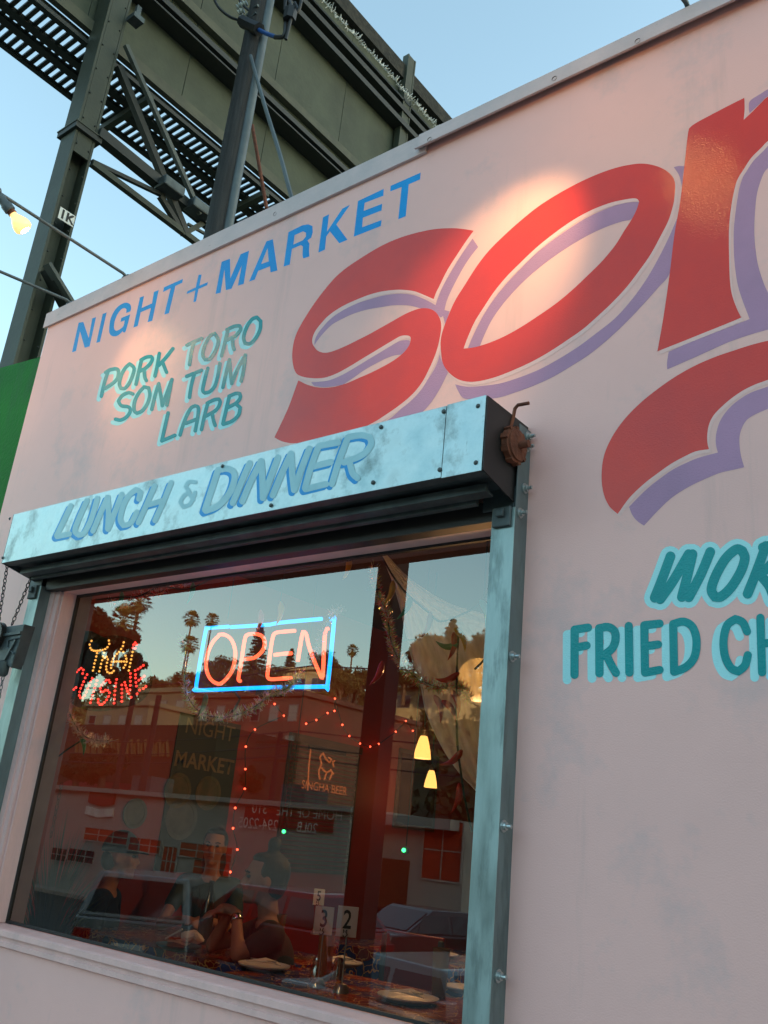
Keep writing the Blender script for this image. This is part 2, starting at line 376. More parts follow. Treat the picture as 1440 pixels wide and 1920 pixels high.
M['curtain'] = sheer('sheer white curtain', (.95,.94,.90), 1.0)
M['acrylic'] = sheer('clear sign backing', (.03,.05,.16), .30)
# floral oilcloth
mo = bpy.data.materials.new('floral oilcloth'); mo.use_nodes = True; t, b = nodes_of(mo); b.inputs['Roughness'].default_value = .22
tc = t.nodes.new('ShaderNodeTexCoord'); v1 = t.nodes.new('ShaderNodeTexVoronoi'); v1.inputs['Scale'].default_value = 5.5
n1 = t.nodes.new('ShaderNodeTexNoise'); n1.inputs['Scale'].default_value = 9; mxv = t.nodes.new('ShaderNodeMix'); mxv.data_type = 'VECTOR'; mxv.inputs[0].default_value = .12
t.links.new(tc.outputs['Object'], n1.inputs[0]); t.links.new(tc.outputs['Object'], mxv.inputs[4]); t.links.new(n1.outputs[1], mxv.inputs[5]); t.links.new(mxv.outputs[1], v1.inputs[0])
sp = t.nodes.new('ShaderNodeSeparateColor'); t.links.new(v1.outputs['Color'], sp.inputs[0])
r1 = t.nodes.new('ShaderNodeValToRGB'); r1.color_ramp.interpolation = 'CONSTANT'
cols = [(.26,.018,.010), (.010,.028,.17), (.28,.035,.010), (.01,.05,.25), (.16,.010,.015), (.015,.07,.06)]
r1.color_ramp.elements[0].color = (*cols[0], 1); r1.color_ramp.elements[1].position = .2; r1.color_ramp.elements[1].color = (*cols[1], 1)
for i, p_ in enumerate((.42, .6, .78, .92)):
    e = r1.color_ramp.elements.new(p_); e.color = (*cols[i+2], 1)
t.links.new(sp.outputs[0], r1.inputs[0])
v2 = t.nodes.new('ShaderNodeTexVoronoi'); v2.inputs['Scale'].default_value = 15; v2.feature = 'DISTANCE_TO_EDGE'; t.links.new(mxv.outputs[1], v2.inputs[0])
mr2 = t.nodes.new('ShaderNodeMapRange'); mr2.inputs[1].default_value = .035; mr2.inputs[2].default_value = .02; t.links.new(v2.outputs[0], mr2.inputs[0])
mc = t.nodes.new('ShaderNodeMix'); mc.data_type = 'RGBA'; mc.inputs[7].default_value = (.60,.36,.12,1); t.links.new(mr2.outputs[0], mc.inputs[0]); t.links.new(r1.outputs[0], mc.inputs[6]); t.links.new(mc.outputs[2], b.inputs['Base Color'])
M['oil'] = mo
def font_mesh(txt, size, extrude=0.0, shear=0.0, align='CENTER', bold=0.0):
    cu = bpy.data.curves.new('txt', 'FONT'); cu.body = txt; cu.size = size; cu.extrude = extrude; cu.shear = shear; cu.align_x = align; cu.align_y = 'CENTER'; cu.offset = bold; cu.resolution_u = 3
    ob = bpy.data.objects.new('txt', cu); C.objects.link(ob)
    dg = bpy.context.evaluated_depsgraph_get(); me = bpy.data.meshes.new_from_object(ob.evaluated_get(dg))
    bpy.data.objects.remove(ob); bpy.data.curves.remove(cu); me.materials.clear(); return me
def text(name, txt, size, M4, mat_, parent, **k):
    me = font_mesh(txt, size, **k); me.transform(M4); return link(name, me, mat_, parent)
def frame_mat(o, x, y):                  # matrix whose local x,y axes are the given world vectors, z their normal
    x = Vector(x).normalized(); y = Vector(y); y = (y-x*y.dot(x)).normalized(); z = x.cross(y)
    return Matrix(((x.x,y.x,z.x,o[0]),(x.y,y.y,z.y,o[1]),(x.z,y.z,z.z,o[2]),(0,0,0,1)))
# ================================================================ GROUND
GST = -1.5                               # street level below the terrace
def sheet(name, x0, x1, y0, y1, z, mt, kind='structure'):
    o = MB().add([(x0,y0,z),(x1,y0,z),(x1,y1,z),(x0,y1,z)], [(0,1,2,3)]).build(name, mt); tag(o, kind=kind); return o
g = MB(); ys = [600, 60, -5.0, -6.6, -40, -62, -85, -120, -180, -400]; zs = [-.02, -.02, -.02, GST, GST, GST+1, 12, 26, 34, 36]
for i in range(len(ys)-1):
    g.add([(-400,ys[i],zs[i]),(400,ys[i],zs[i]),(400,ys[i+1],zs[i+1]),(-400,ys[i+1],zs[i+1])], [(0,1,2,3)])
tag(g.build('ground', M['hill']), kind='structure')
sheet('forecourt', -30, 20, -5.0, 0, 0.0, M['concrete'])
sheet('road', -150, 150, -21, -6.6, GST+.004, M['asphalt'])
kb = MB().box((-150,-21.3,GST), (150,-21.0,GST+.15)); tag(kb.build('kerb', M['concrete']), kind='structure')
sheet('pavement', -150, 150, -26, -21.3, GST+.15, M['concrete'])
ln = MB()
for i in range(-12, 8): ln.add([(i*8,-13.9,GST+.008),(i*8+4,-13.9,GST+.008),(i*8+4,-13.7,GST+.008),(i*8,-13.7,GST+.008)], [(0,1,2,3)])
tag(ln.build('lane_marking', M['line']), kind='structure')
# unseen hill added behind the restaurant to block the low sun
sun_block_hill = MB(); prev = None
n = 40
vs_ = []
for j, (y, hh) in enumerate(((45, 0), (80, 1), (130, 1.15), (200, .9))):
    for i in range(n+1):
        x = -420+i*21; vs_.append((x, y, -0.1+hh*(44+5*noise.noise(Vector((x*.02, y*.01, 3)))))) 
sun_block_hill.add(vs_, [(j*(n+1)+i, j*(n+1)+i+1, (j+1)*(n+1)+i+1, (j+1)*(n+1)+i) for j in range(3) for i in range(n)])
tag(sun_block_hill.build('hill', M['hill'], smooth=True), kind='structure')

# ================================================================ RESTAURANT
ZT = 4.262+H0
XL = -7.2
bld = empty('restaurant', (XL, 0, 0), 'pink painted restaurant with big red script and teal hand painted lettering', 'building')
OX0, OX1, OZ0, OZ1 = -5.99, -2.19, 1.128, 3.405
wl = MB()
wl.box((XL,0,0), (OX0,.24,ZT-.02)); wl.box((OX1,0,0), (7,.24,ZT-.02)); wl.box((OX0,0,0), (OX1,.24,OZ0)); wl.box((OX0,0,OZ1), (OX1,.24,ZT-.02))
wl.build('facade_wall', M['pink'], bld)
sw = MB().box((XL,.2401,0), (XL+.15,12,ZT-.3)); sw.build('side_wall', M['redwall'], bld)
MB().box((XL+.15,11.8,0), (7,12,ZT-.3)).build('rear_wall', M['redwall'], bld)
MB().box((6.8,.2401,0), (7,11.8,ZT-.3)).build('side_wall', M['redwall'], bld)
MB().box((XL+.15,.2401,4.35), (6.8,11.8,4.5)).build('ceiling', M['ceil'], bld)
MB().box((XL+.15,.2401,.002), (6.8,11.8,.03)).build('floor', M['floorin'], bld)
MB().box((XL,.2401,ZT-.30), (7,12,ZT-.2)).build('roof', M['concrete'], bld)
# cap flashing in two lapped lengths, the right one lifted off the wall
fx = onY(803, 272, 0).x
f1 = MB(); f1.box((XL-.05,-.022,4.122+H0), (fx,-.001,ZT)); f1.box((XL-.05,-.022,ZT+.0005), (fx,.26,ZT+.012))
f1.build('cap_flashing', M['flash'], bld)
f2 = MB(); n = 30; pts = []
for i in range(n+1):
    x = fx-.06+(7.0-fx+.06)*i/n; wv = .006*noise.noise(Vector((x*2.1, 0, 0)))
    pts.append((x, wv))
vs_ = []; 
for x, wv in pts: vs_ += [(x,-.030,ZT+.016),(x,-.034+wv*.3,ZT-.09),(x,-.062+wv,4.142+H0+wv),(x,-.055+wv,4.139+H0+wv),(x,-.028+wv*.3,ZT-.10),(x,.26,ZT+.016)]
fs_ = []
for i in range(n):
    a = i*6
    for k in ((0,1),(1,2),(2,3),(3,4),(0,5)): fs_.append((a+k[0], a+6+k[0], a+6+k[1], a+k[1]))
fs_.append((0,1,2,3,4))
f2.add(vs_, fs_).build('cap_flashing', M['flash'], bld)
for q in ((514,400),(806,262),(1040,148),(1196,78)):
    p = onY(*q, -.03); MB().lathe([(0,-.012),(.012,-.010),(.016,0)], (p.x,-.024 if p.x < fx else -.036,p.z), (0,-1,0), 10).build('flashing_screw', M['dark'], bld)
# timber window surround, sill mouldings, gasket and pane
fr_ = empty('window', (OX0, 0, OZ0)); fr_.parent = bld; fr_.matrix_parent_inverse = Matrix.Identity(4); fr_.location = Vector((OX0,0,OZ0))-bld.location
tb = MB()
tb.box((-6.10,-.030,OZ0-.03), (-6.035,-.0005,OZ1+.07)); tb.box((-6.034,-.018,OZ0-.03), (OX0+.004,-.0005,OZ1+.02))
tb.box((OX0+.0005,.002,OZ0+.012), (OX0+.028,GL-.012,OZ1-.01))
tb.build('window_jamb', M['pinktrim'], fr_)
tb = MB(); tb.box((-6.033,-.030,OZ1+.021), (OX1-.03,-.0005,OZ1+.07)); tb.box((OX0+.0285,-.010,OZ1-.028), (OX1,GL-.012,OZ1-.0005))
tb.build('window_head', M['pinktrim'], fr_)
sl = MB(); sx0, sx1 = -6.5, OX1-.03
prof = [(.10,1.138),(-.02,1.126),(-.035,1.118),(-.036,1.088),(-.018,1.084),(-.018,1.060),(-.026,1.056),(-.026,1.030),(-.002,1.02),(-.002,1.119),(.10,1.129)]
sl.prism([(sx0,y,z) for y, z in prof], (sx1-sx0,0,0)); sl.build('window_sill', M['pinktrim'], fr_)
gk = MB(); gx0, gx1, gz0, gz1 = OX0+.022, OX1, 1.139, OZ1-.028
gk.box((gx0,GL-.012,gz0), (gx0+.022,GL+.012,gz1)); gk.box((gx0+.0225,GL-.012,gz1-.016), (gx1,GL+.012,gz1)); gk.box((gx0+.0225,GL-.012,gz0), (gx1,GL+.012,gz0+.016))
MB().box((OX0+.0006,GL+.013,OZ0+.001), (OX0+.03,.2402,OZ1-.001)).build('inner_jamb', M['galvdark'], fr_)
gk.build('window_gasket', M['dark'], fr_)
MB().add([(gx0+.01,GL,gz0+.01),(gx1,GL,gz0+.01),(gx1,GL,gz1-.008),(gx0+.01,GL,gz1-.008)], [(0,1,2,3)]).build('window_pane', M['pane'], fr_)

# ---------------------------------------------------------------- painted lettering (thin coats of paint on the wall)
YB = -.0005
def word(name, label):
    e = bpy.data.objects.new(name, None); C.objects.link(e); e.parent = bld; e['label'] = label; return e
def painted(name, loops, y, mt, parent, smooth=True):
    v, f = poly_mesh(loops, y, smooth); return link(name, mesh(v, f), mt, parent)
A = (3.6,500,420); B = (3,820,280); C3 = (4.5,1120,120); C4 = (4.5,1120,440); E5 = (4.3636,1110,640)
song = word('painted_script', 'huge red slanted script letters with lavender drop shadow')
def _s():
    red = Z([(1397,45),(1330,34),(1250,28),(1130,35),(1000,62),(880,100),(760,155),(620,240),(520,310),(440,385),(340,510),(260,630),(205,730),(180,810),(172,890),(180,960),(195,1000),(215,1020),(260,1035),(330,1042),(400,1035),(480,1005),(570,955),(660,900),(760,840),(860,780),(900,758),(930,752),(960,755),(972,770),(965,810),(940,850),(905,885),(850,925),(780,965),(700,1005),(620,1040),(540,1075),(460,1098),(390,1105),(330,1100),(270,1083),(235,1066),(213,1056),(190,1120),(150,1230),(100,1340),(52,1440),(90,1462),(130,1474),(180,1480),(300,1475),(450,1448),(600,1398),(720,1340),(800,1290),(880,1235),(950,1180),(1010,1120),(1060,1050),(1100,970),(1135,890),(1160,810),(1175,730),(1178,680),(1170,640),(1150,605),(1125,583),(1090,570),(1050,568),(1000,580),(930,610),(850,655),(770,700),(690,745),(610,785),(540,820),(470,850),(420,866),(380,868),(345,855),(322,830),(308,800),(312,760),(330,720),(360,680),(410,625),(470,580),(540,540),(620,505),(700,475),(780,455),(860,445),(930,445),(1000,455),(1060,478),(1110,500),(1127,507),(1145,460),(1170,410),(1220,310),(1290,200),(1350,110)], *A)
    pur = [Z([(1390,98),(1428,155),(1380,215),(1330,290),(1280,380),(1240,460),(1215,520),(1200,580),(1235,590),(1225,620),(1205,680),(1190,620),(1175,632),(1150,608),(1125,586),(1090,573),(1045,570),(960,550),(860,548),(780,560),(690,575),(600,600),(520,635),(440,680),(380,740),(340,790),(318,825),(312,800),(330,770),(355,720),(400,670),(450,625),(520,580),(600,540),(690,510),(780,485),(870,472),(940,472),(1000,482),(1060,505),(1110,530),(1140,548),(1160,490),(1190,420),(1240,330),(1310,215)], *A),
           Z([(300,1068),(350,1065),(410,1052),(480,1022),(570,975),(660,925),(760,865),(830,820),(900,790),(950,783),(968,790),(960,830),(940,860),(920,880),(870,885),(810,905),(740,940),(660,985),(590,1035),(540,1068),(515,1083),(460,1094),(390,1101),(345,1096),(320,1091)], *A),
           Z([(1168,880),(1150,940),(1120,1000),(1080,1060),(1030,1130),(980,1180),(920,1235),(850,1300),(760,1360),(860,1350),(1000,1310),(1070,1250),(1120,1190),(1170,1110),(1210,1030),(1222,1000),(1200,960),(1180,920)], *A)]
    return [red], pur
def _o():
    out = Z([(20,1130),(18,1080),(30,1020),(60,940),(100,850),(150,770),(220,660),(290,570),(380,480),(470,400),(570,320),(680,250),(790,190),(900,140),(1000,105),(1080,87),(1150,80),(1220,90),(1280,115),(1320,150),(1337,190),(1335,260),(1325,320),(1300,400),(1260,480),(1200,590),(1130,690),(1060,780),(980,865),(900,940),(820,1010),(720,1080),(620,1145),(520,1200),(420,1245),(330,1280),(240,1303),(170,1307),(110,1290),(60,1250),(30,1200)], *B)
    inn = Z([(148,1120),(170,1060),(210,970),(260,890),(320,800),(390,715),(470,635),(560,550),(660,470),(760,400),(860,345),(960,305),(1040,285),(1100,276),(1125,280),(1135,295),(1120,340),(1095,390),(1050,460),(1000,540),(930,625),(850,705),(760,790),(670,865),(570,935),(470,1000),(380,1050),(300,1085),(230,1108),(180,1118)], *B)
    pur = [Z([(172,1118),(200,1050),(250,950),(310,855),(380,765),(460,680),(550,590),(650,510),(750,440),(850,380),(950,335),(1040,305),(1100,297),(1135,297),(1120,340),(1092,392),(1040,405),(960,432),(870,472),(780,522),(690,580),(600,645),(510,720),(420,810),(350,895),(300,970),(262,1050),(240,1105),(200,1115)], *B),
           Z([(100,1322),(170,1335),(260,1330),(360,1315),(470,1280),(580,1235),(690,1175),(800,1105),(900,1030),(1000,950),(1090,850),(1170,740),(1240,620),(1300,500),(1350,385),(1330,520),(1310,690),(1240,780),(1160,870),(1070,965),(970,1060),(860,1150),(760,1215),(650,1280),(540,1330),(430,1370),(340,1397),(240,1405),(150,1400),(118,1360)], *B),
           Z([(645,870),(690,860),(735,863),(712,1030),(690,940)], *C3)]
    return [out, inn], pur
def _n():
    red = Z([(778,540),(820,505),(900,460),(1100,355),(1240,285),(1243,380),(1235,470),(1300,410),(1380,330),(1440,275),(1600,190),(1780,160),(1930,230),(1980,400),(1950,800),(1890,1400),(1860,2000),(1640,2100),(1470,2160),(1500,1600),(1560,1000),(1570,760),(1540,670),(1500,640),(1440,650),(1380,710),(1300,790),(1240,880),(1180,980),(1150,1090),(1130,1200),(1115,1330)], *C3)+Z([(1110,0),(1112,200),(1120,400),(1140,520),(1180,630),(1210,690),(1190,710),(870,840),(530,975),(508,978),(560,680),(610,330),(650,0)], *C4)+Z([(700,1150),(735,850),(760,620),(770,560)], *C3)
    pur = [Z([(1440,690),(1370,750),(1300,840),(1240,930),(1200,1040),(1180,1150),(1160,1300)], *C3)+Z([(1150,0),(1155,200),(1180,400),(1220,540),(1285,712),(1100,785),(850,880),(602,988),(588,1080),(590,1137),(720,1080),(900,1000),(1100,910),(1300,840),(1440,800),(1560,760),(1560,700),(1440,490),(1380,340),(1345,200),(1325,0)], *C4)+Z([(1330,1250),(1350,1080),(1400,930),(1450,870),(1530,830),(1540,720),(1500,668)], *C3),
           Z([(1285,415),(1278,370),(1290,310),(1380,250),(1440,212),(1600,120),(1600,186),(1440,270),(1380,325),(1300,400)], *C3)]
    return [red], pur
def _g():
    red = Z([(210,1413),(150,1360),(110,1290),(85,1200),(78,1090),(90,970),(125,860),(190,740),(280,620),(400,500),(530,395),(680,290),(840,200),(1000,130),(1160,75),(1300,30),(1440,-5),(1640,-40),(1750,60),(1640,240),(1440,315),(1330,355),(1230,405),(1130,475),(1040,555),(985,620),(955,690),(943,770),(946,840),(957,882),(850,900),(760,940),(650,1000),(550,1070),(450,1145),(360,1225),(290,1300)], *E5)
    pur = [Z([(303,1355),(380,1275),(470,1190),(560,1120),(660,1050),(770,995),(880,950),(1030,910),(1015,850),(1013,780),(1030,700),(1060,630),(1120,550),(1200,480),(1300,420),(1440,370),(1620,310),(1620,480),(1440,552),(1340,595),(1270,640),(1230,700),(1208,770),(1207,850),(1220,940),(1245,1030),(1160,1050),(1050,1075),(950,1115),(840,1165),(740,1220),(640,1290),(540,1385),(425,1508),(370,1470),(330,1420)], *E5)]
    return [red], pur
for fn in (_s, _o, _n, _g):
    red, pur = fn()
    painted('painted_letter', red, YB-.0007, M['red'], song)
    for i, p in enumerate(pur): painted('letter_shadow', [p], YB-.0001*i-.0001, M['purple'], song)
    # pale brushed outline on the lower right of every red stroke
    sh = [[(q[0]+4.0, q[1]+6.0) for q in l] for l in red]
    painted('letter_outline', sh, YB-.0005, M['hilite'], song)
# NIGHT + MARKET
nm = word('painted_word', 'slanted sky blue capitals reading NIGHT+MARKET')
N1 = (4,120,440); N2 = (3.512,390,310)
L = [(N1,[[(60,883),(110,660),(145,655),(185,775),(212,628),(240,618),(192,838),(155,848),(120,725),(90,872)]],0),
 (N1,[[(242,812),(290,595),(320,583),(270,803)]],0),
 (N1,[[(503,555),(500,530),(480,512),(450,512),(410,535),(375,575),(350,630),(340,690),(340,735),(360,760),(395,760),(425,740),(440,722),(442,732),(463,722),(497,597),(430,625),(424,655),(455,643),(445,685),(415,712),(390,722),(375,700),(380,650),(400,600),(430,560),(455,550),(468,558),(466,588),(498,575)]],1),
 (N1,[[(520,697),(570,470),(600,460),(582,550),(660,515),(675,430),(710,415),(662,645),(627,656),(652,550),(575,582),(553,685)]],0),
 (N1,[[(743,430),(750,395),(892,332),(887,360),(835,385),(787,588),(752,600),(800,402)]],0),
 (N1,[[(920,445),(925,425),(988,395),(1010,300),(1032,300),(1015,383),(1080,355),(1075,378),(1008,408),(990,500),(970,507),(985,418)]],0),
 (N2,[[(50,847),(90,635),(145,615),(147,745),(215,585),(270,562),(235,780),(197,793),(222,660),(155,812),(117,822),(108,685),(83,838)]],0),
 (N2,[[(270,766),(385,500),(427,487),(457,692),(412,705),(408,665),(330,695),(308,752)],[(350,650),(400,632),(392,545)]],0),
 (N2,[[(498,667),(530,440),(620,395),(660,388),(688,400),(690,440),(680,475),(655,495),(668,515),(665,560),(668,600),(627,613),(622,590),(625,535),(612,525),(553,550),(538,653)],[(562,522),(570,460),(625,435),(645,443),(645,468),(625,493)]],0),
 (N2,[[(727,575),(757,343),(797,322),(783,437),(885,285),(935,260),(845,390),(918,490),(865,513),(803,435),(778,470),(770,555)]],0),
 (N2,[[(960,470),(988,235),(1157,155),(1155,200),(1032,247),(1025,300),(1147,253),(1143,297),(1020,345),(1015,408),(1143,360),(1138,400)]],0),
 (N2,[[(1200,172),(1203,135),(1400,48),(1397,92),(1322,125),(1302,335),(1253,355),(1275,143)]],0)]
for zz, loops, sm in L: painted('painted_letter', [Z(l, *zz) for l in loops], YB, M['blue'], nm, bool(sm))
# brush lettering
def brush(parent, letters, zz, wd, shift, mt, mts, grow=0, yb=YB, nm_='painted_letter', step=.00012, nmsh='letter_shadow'):
    k = 0
    for strokes in letters:
        a = MB(); s2 = MB()
        for st in strokes:
            closed = False
            pts = Z(st, *zz); k += 1
            v, f = ribbon(pts, wd/zz[0], yb-.0007-step*(k % 8)); a.add(v, f)
            v, f = ribbon([(p[0]+shift[0]/zz[0], p[1]+shift[1]/zz[0]) for p in pts], (wd+grow)/zz[0], yb+.0003-step*.5*(k % 8)); s2.add(v, f)
        link(nmsh, mesh(s2.v, s2.f), mts, parent); link(nm_, mesh(a.v, a.f), mt, parent)
T3 = (4.235,170,580)
dishes = word('painted_word', 'teal brush capitals PORK TORO, SOM TUM, LARB with pale shadow')
PK = [[[(85,690),(105,600),(135,500),(145,485)],[(118,500),(155,480),(200,472),(220,488),(215,540),(185,580),(115,628)]],
 [[(338,455),(310,432),(275,465),(245,520),(228,590),(240,628),(275,625),(310,580),(335,520),(345,475),(336,452)]],
 [[(360,595),(385,480),(405,400)],[(400,402),(440,380),(480,374),(490,395),(470,435),(430,470),(392,490)],[(425,485),(430,540),(442,565)]],
 [[(510,530),(530,440),(545,350)],[(653,312),(600,380),(540,445)],[(572,420),(590,470),(603,500)]],
 [[(765,285),(820,258),(882,232)],[(820,265),(800,340),(785,440)]],
 [[(1012,235),(985,190),(945,215),(905,290),(890,360),(910,400),(950,390),(990,330),(1012,270),(1012,232)]],
 [[(1040,370),(1065,270),(1088,170)],[(1082,162),(1140,135),(1183,130),(1190,160),(1150,210),(1085,243)],[(1125,230),(1130,290),(1138,318)]],
 [[(1350,95),(1320,62),(1280,80),(1240,140),(1215,220),(1225,270),(1265,272),(1310,230),(1345,160),(1350,92)]],
 [[(335,672),(300,662),(250,685),(220,730),(245,765),(300,775),(315,805),(290,850),(240,878),(197,872)]],
 [[(460,625),(425,615),(385,660),(350,730),(345,800),(365,825),(410,805),(450,750),(470,680),(460,622)]],
 [[(485,795),(510,690),(540,590)],[(540,592),(560,700),(568,762)],[(568,765),(600,680),(645,557)],[(643,560),(625,660),(605,760)]],
 [[(762,532),(820,508),(880,484)],[(825,508),(800,600),(785,700)]],
 [[(930,468),(905,560),(890,640),(905,665),(950,650),(990,600),(1015,500),(1025,430)]],
 [[(1050,620),(1075,510),(1102,400)],[(1102,402),(1110,500),(1120,588)],[(1120,590),(1165,480),(1228,362)],[(1228,364),(1215,480),(1195,570)]],
 [[(615,822),(590,930),(565,1045)],[(565,1043),(610,1025),(668,1000)]],
 [[(710,998),(740,900),(790,792),(830,765),(855,782),(850,860),(830,965)],[(755,905),(848,870)]],
 [[(880,955),(905,840),(930,745)],[(925,745),(980,718),(1018,712),(1028,740),(1000,795),(915,848)],[(965,825),(975,880),(988,922)]],
 [[(1050,908),(1075,800),(1100,695)],[(1098,690),(1150,668),(1183,668),(1188,700),(1160,740),(1090,780)],[(1150,748),(1188,780),(1173,840),(1120,888),(1052,912)]]]
brush(dishes, PK, T3, 29, (-22,26), M['teal'], M['cyan'], grow=6)
F6 = (3.6,1040,1000)
fried = word('painted_word', 'bold teal capitals reading WORLD and FRIED CHICKEN cut off by the view')
WK = [[[(782,155),(725,310),(675,435)],[(712,445),(800,320),(905,140)],[(930,140),(895,290),(858,430)],[(905,432),(985,280),(1050,125)]],
 [[(1268,120),(1225,108),(1150,175),(1085,290),(1058,380),(1082,430),(1125,425),(1190,365),(1255,260),(1283,170),(1266,118)]],
 [[(1425,85),(1365,250),(1302,408)],[(1405,95),(1480,75),(1515,120),(1460,210),(1375,285)],[(1405,300),(1450,360),(1480,440)]],
 [[(1640,45),(1590,200),(1540,385)],[(1540,388),(1640,370)]]]
brush(fried, WK, F6, 66, (-1,2), M['teal'], M['cyan'], grow=76)
FK = [[[(135,650),(134,955)],[(135,650),(225,636)],[(135,772),(215,757)]],
 [[(300,640),(302,945)],[(302,640),(360,632),(403,660),(410,720),(385,780),(318,832)],[(350,820),(380,885),(413,942)]],
 [[(500,625),(504,940)]],
 [[(605,620),(610,938)],[(605,620),(708,609)],[(610,762),(698,750)],[(610,940),(708,922)]],
 [[(800,612),(806,934)],[(800,612),(870,596),(930,632),(957,720),(945,830),(890,900),(808,934)]],
 [[(1298,662),(1270,602),(1220,577),(1165,620),(1140,720),(1150,830),(1190,908),(1240,933),(1285,890),(1303,822)]],
 [[(1388,570),(1400,938)],[(1392,745),(1500,735)],[(1500,562),(1505,930)]],
 [[(1610,555),(1615,925)]]]
brush(fried, FK, F6, 56, (-50,34), M['teal'], M['cyan'], grow=4)

# ================================================================ ROLLER SHUTTER
YP = -.385
bx0, bx1 = -6.225, -2.125
bz0, bz1 = 1.644+H0, 2.022+H0
sh = empty('roller_shutter', (bx0, 0, bz0), 'galvanized roller shutter housing and guide rails lettered LUNCH & DINNER over the window', 'shutter')
seam = onY(833, 825, YP).x
p1 = MB().box((bx0,YP,bz0), (seam-.003,YP+.004,bz1)); p1.build('housing_panel', M['galv'], sh, bevel=.001)
p2_ = MB().box((seam+.003,YP-.0035,bz0-.006), (bx1,YP-.0005,bz1+.002)); p2_.build('housing_panel', M['galv'], sh, bevel=.001)
MB().box((bx0,YP+.0045,bz1-.004), (bx1-.004,-.001,bz1)).build('housing_top', M['galv'], sh)
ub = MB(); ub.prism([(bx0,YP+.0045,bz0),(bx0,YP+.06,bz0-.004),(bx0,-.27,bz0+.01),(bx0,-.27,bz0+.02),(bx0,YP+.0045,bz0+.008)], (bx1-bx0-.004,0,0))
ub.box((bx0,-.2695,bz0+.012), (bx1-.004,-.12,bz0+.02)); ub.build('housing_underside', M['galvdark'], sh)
endp = [(YP+.001,bz0),(YP+.001,bz1),(-.001,bz1+.0),(-.001,bz0-.10),(-.10,bz0-.06),(-.22,bz0-.035)]
MB().prism([(bx1+.001,y,z) for y, z in endp], (.006,0,0)).build('end_plate', M['black'], sh)
MB().prism([(bx0-.007,y,z) for y, z in endp], (.006,0,0)).build('end_plate', M['galvdark'], sh)
bb = MB(); bb.prism([(bx0+.06,y,z) for y, z in ((-.262,bz0-.012),(-.262,bz0-.052),(-.20,bz0-.060),(-.195,bz0-.05),(-.245,bz0-.04),(-.245,bz0-.012))], (bx1-bx0-.11,0,0))
bb.prism([(bx0+.10,y,z) for y, z in ((-.19,bz0-.03),(-.19,bz0-.075),(-.165,bz0-.08),(-.165,bz0-.03))], (bx1-bx0-.25,0,0))
bb.build('bottom_bar', M['galvdark'], sh)
cl = MB(); 
cl.tube([(bx0+.02,-.13,bz0+.17),(bx1-.02,-.13,bz0+.17)], .115, 20); cl.build('curtain_roll', M['black'], sh, smooth=True)
hz = MB(); hz.box((-6.08,-.085,bz0-.135), (-2.23,-.0605,bz0-.03)); hz.box((-6.08,-.0600,bz0-.135), (-2.23,-.002,bz0-.128)); hz.build('lintel_channel', M['black'], sh)
# guide rails
def rail(x0, x1, zt, zb, flip):
    r = MB(); r.box((x0,-.116,zb), (x1,-.112,zt)); fr0 = r.build('guide_rail', M['galvpost'], sh, bevel=.001)
    s_ = MB(); s_.box((x1-.004,-.1118,zb), (x1,-.0005,bz1-.03 if not flip else zt)); s_.box((x0,-.1118,zb), (x0+.004,-.004,zt)); s_.box((x0+.03,-.075,zb), (x0+.034,-.004,zt)); s_.build('rail_web', M['galvshade'], fr0)
    return fr0
rr_ = rail(-2.226, -2.100, 3.418, .45, False); rl_ = rail(-6.222, -6.09, 3.40, .45, True)
for q in ((990,819),(988,838),(984,916),(975,962),(960,1231),(944,1549),(934,1830)):
    p = onX(*q, -2.098); bo = MB()
    bo.lathe([(.026,0),(.026,.005),(.017,.0055),(.017,.018),(.009,.0185),(.009,.04),(0,.041)], (-2.0995,min(-.02,max(-.095,p.y)),p.z), (1,0,0), 12); bo.build('bolt', M['screw'], rr_)
for x, z in ((-2.165,3.375),(-6.17,3.36)):
    br = MB(); br.box((x-.05,-.135,z-.055), (x+.05,-.1165,z+.045)); br.box((x-.02,-.155,z-.01), (x+.02,-.1355,z+.03)); br.box((x-.13,-.10,z+.046), (x+.05,-.088,z+.16)); br.build('bracket', M['galvdark'], sh, bevel=.006)
for q in ((897,762),(893,868),(833,767),(825,881),(715,800),(700,905),(20,971),(6,1046),(420,862),(505,972)):
    p = onY(*q, YP); 
    if p.x > bx1-.02: p.x = bx1-.04
    MB().lathe([(0,.008),(.006,.007),(.011,.003),(.012,0)], (p.x,YP-.004,max(bz0+.03,min(bz1-.03,p.z))), (0,-1,0), 10).build('rivet', M['galvdark'], sh)
# rusty adjuster wheel, shaft and hook on the end plate
dc = (bx1+.012, -.165, bz0+.205)
dk = MB(); dk.lathe([(0,0),(.088,0),(.088,.030),(.078,.034),(.078,.044),(.03,.05),(0,.05)], dc, (1,0,0), 28)
for k in range(9):
    a = k*2*math.pi/9; dk.box((-.001,-.012,.084), (.036,.012,.097), Matrix.Translation(Vector(dc)) @ Matrix.Rotation(a, 4, 'X'))
dk.build('adjuster_wheel', M['rust'], sh, smooth=True)
MB().tube([(dc[0]+.045,dc[1],dc[2]-.005),(dc[0]+.10,dc[1],dc[2]-.005)], .019, 12).build('shaft', M['rust'], sh, smooth=True)
hk = [(bx1+.01,-.17,bz1-.07),(bx1+.012,-.155,bz1-.01),(bx1+.015,-.15,bz1+.035),(bx1+.03,-.148,bz1+.052),(bx1+.09,-.146,bz1+.05)]
MB().tube(hk, .009, 8).build('hook', M['rust'], sh, smooth=True)
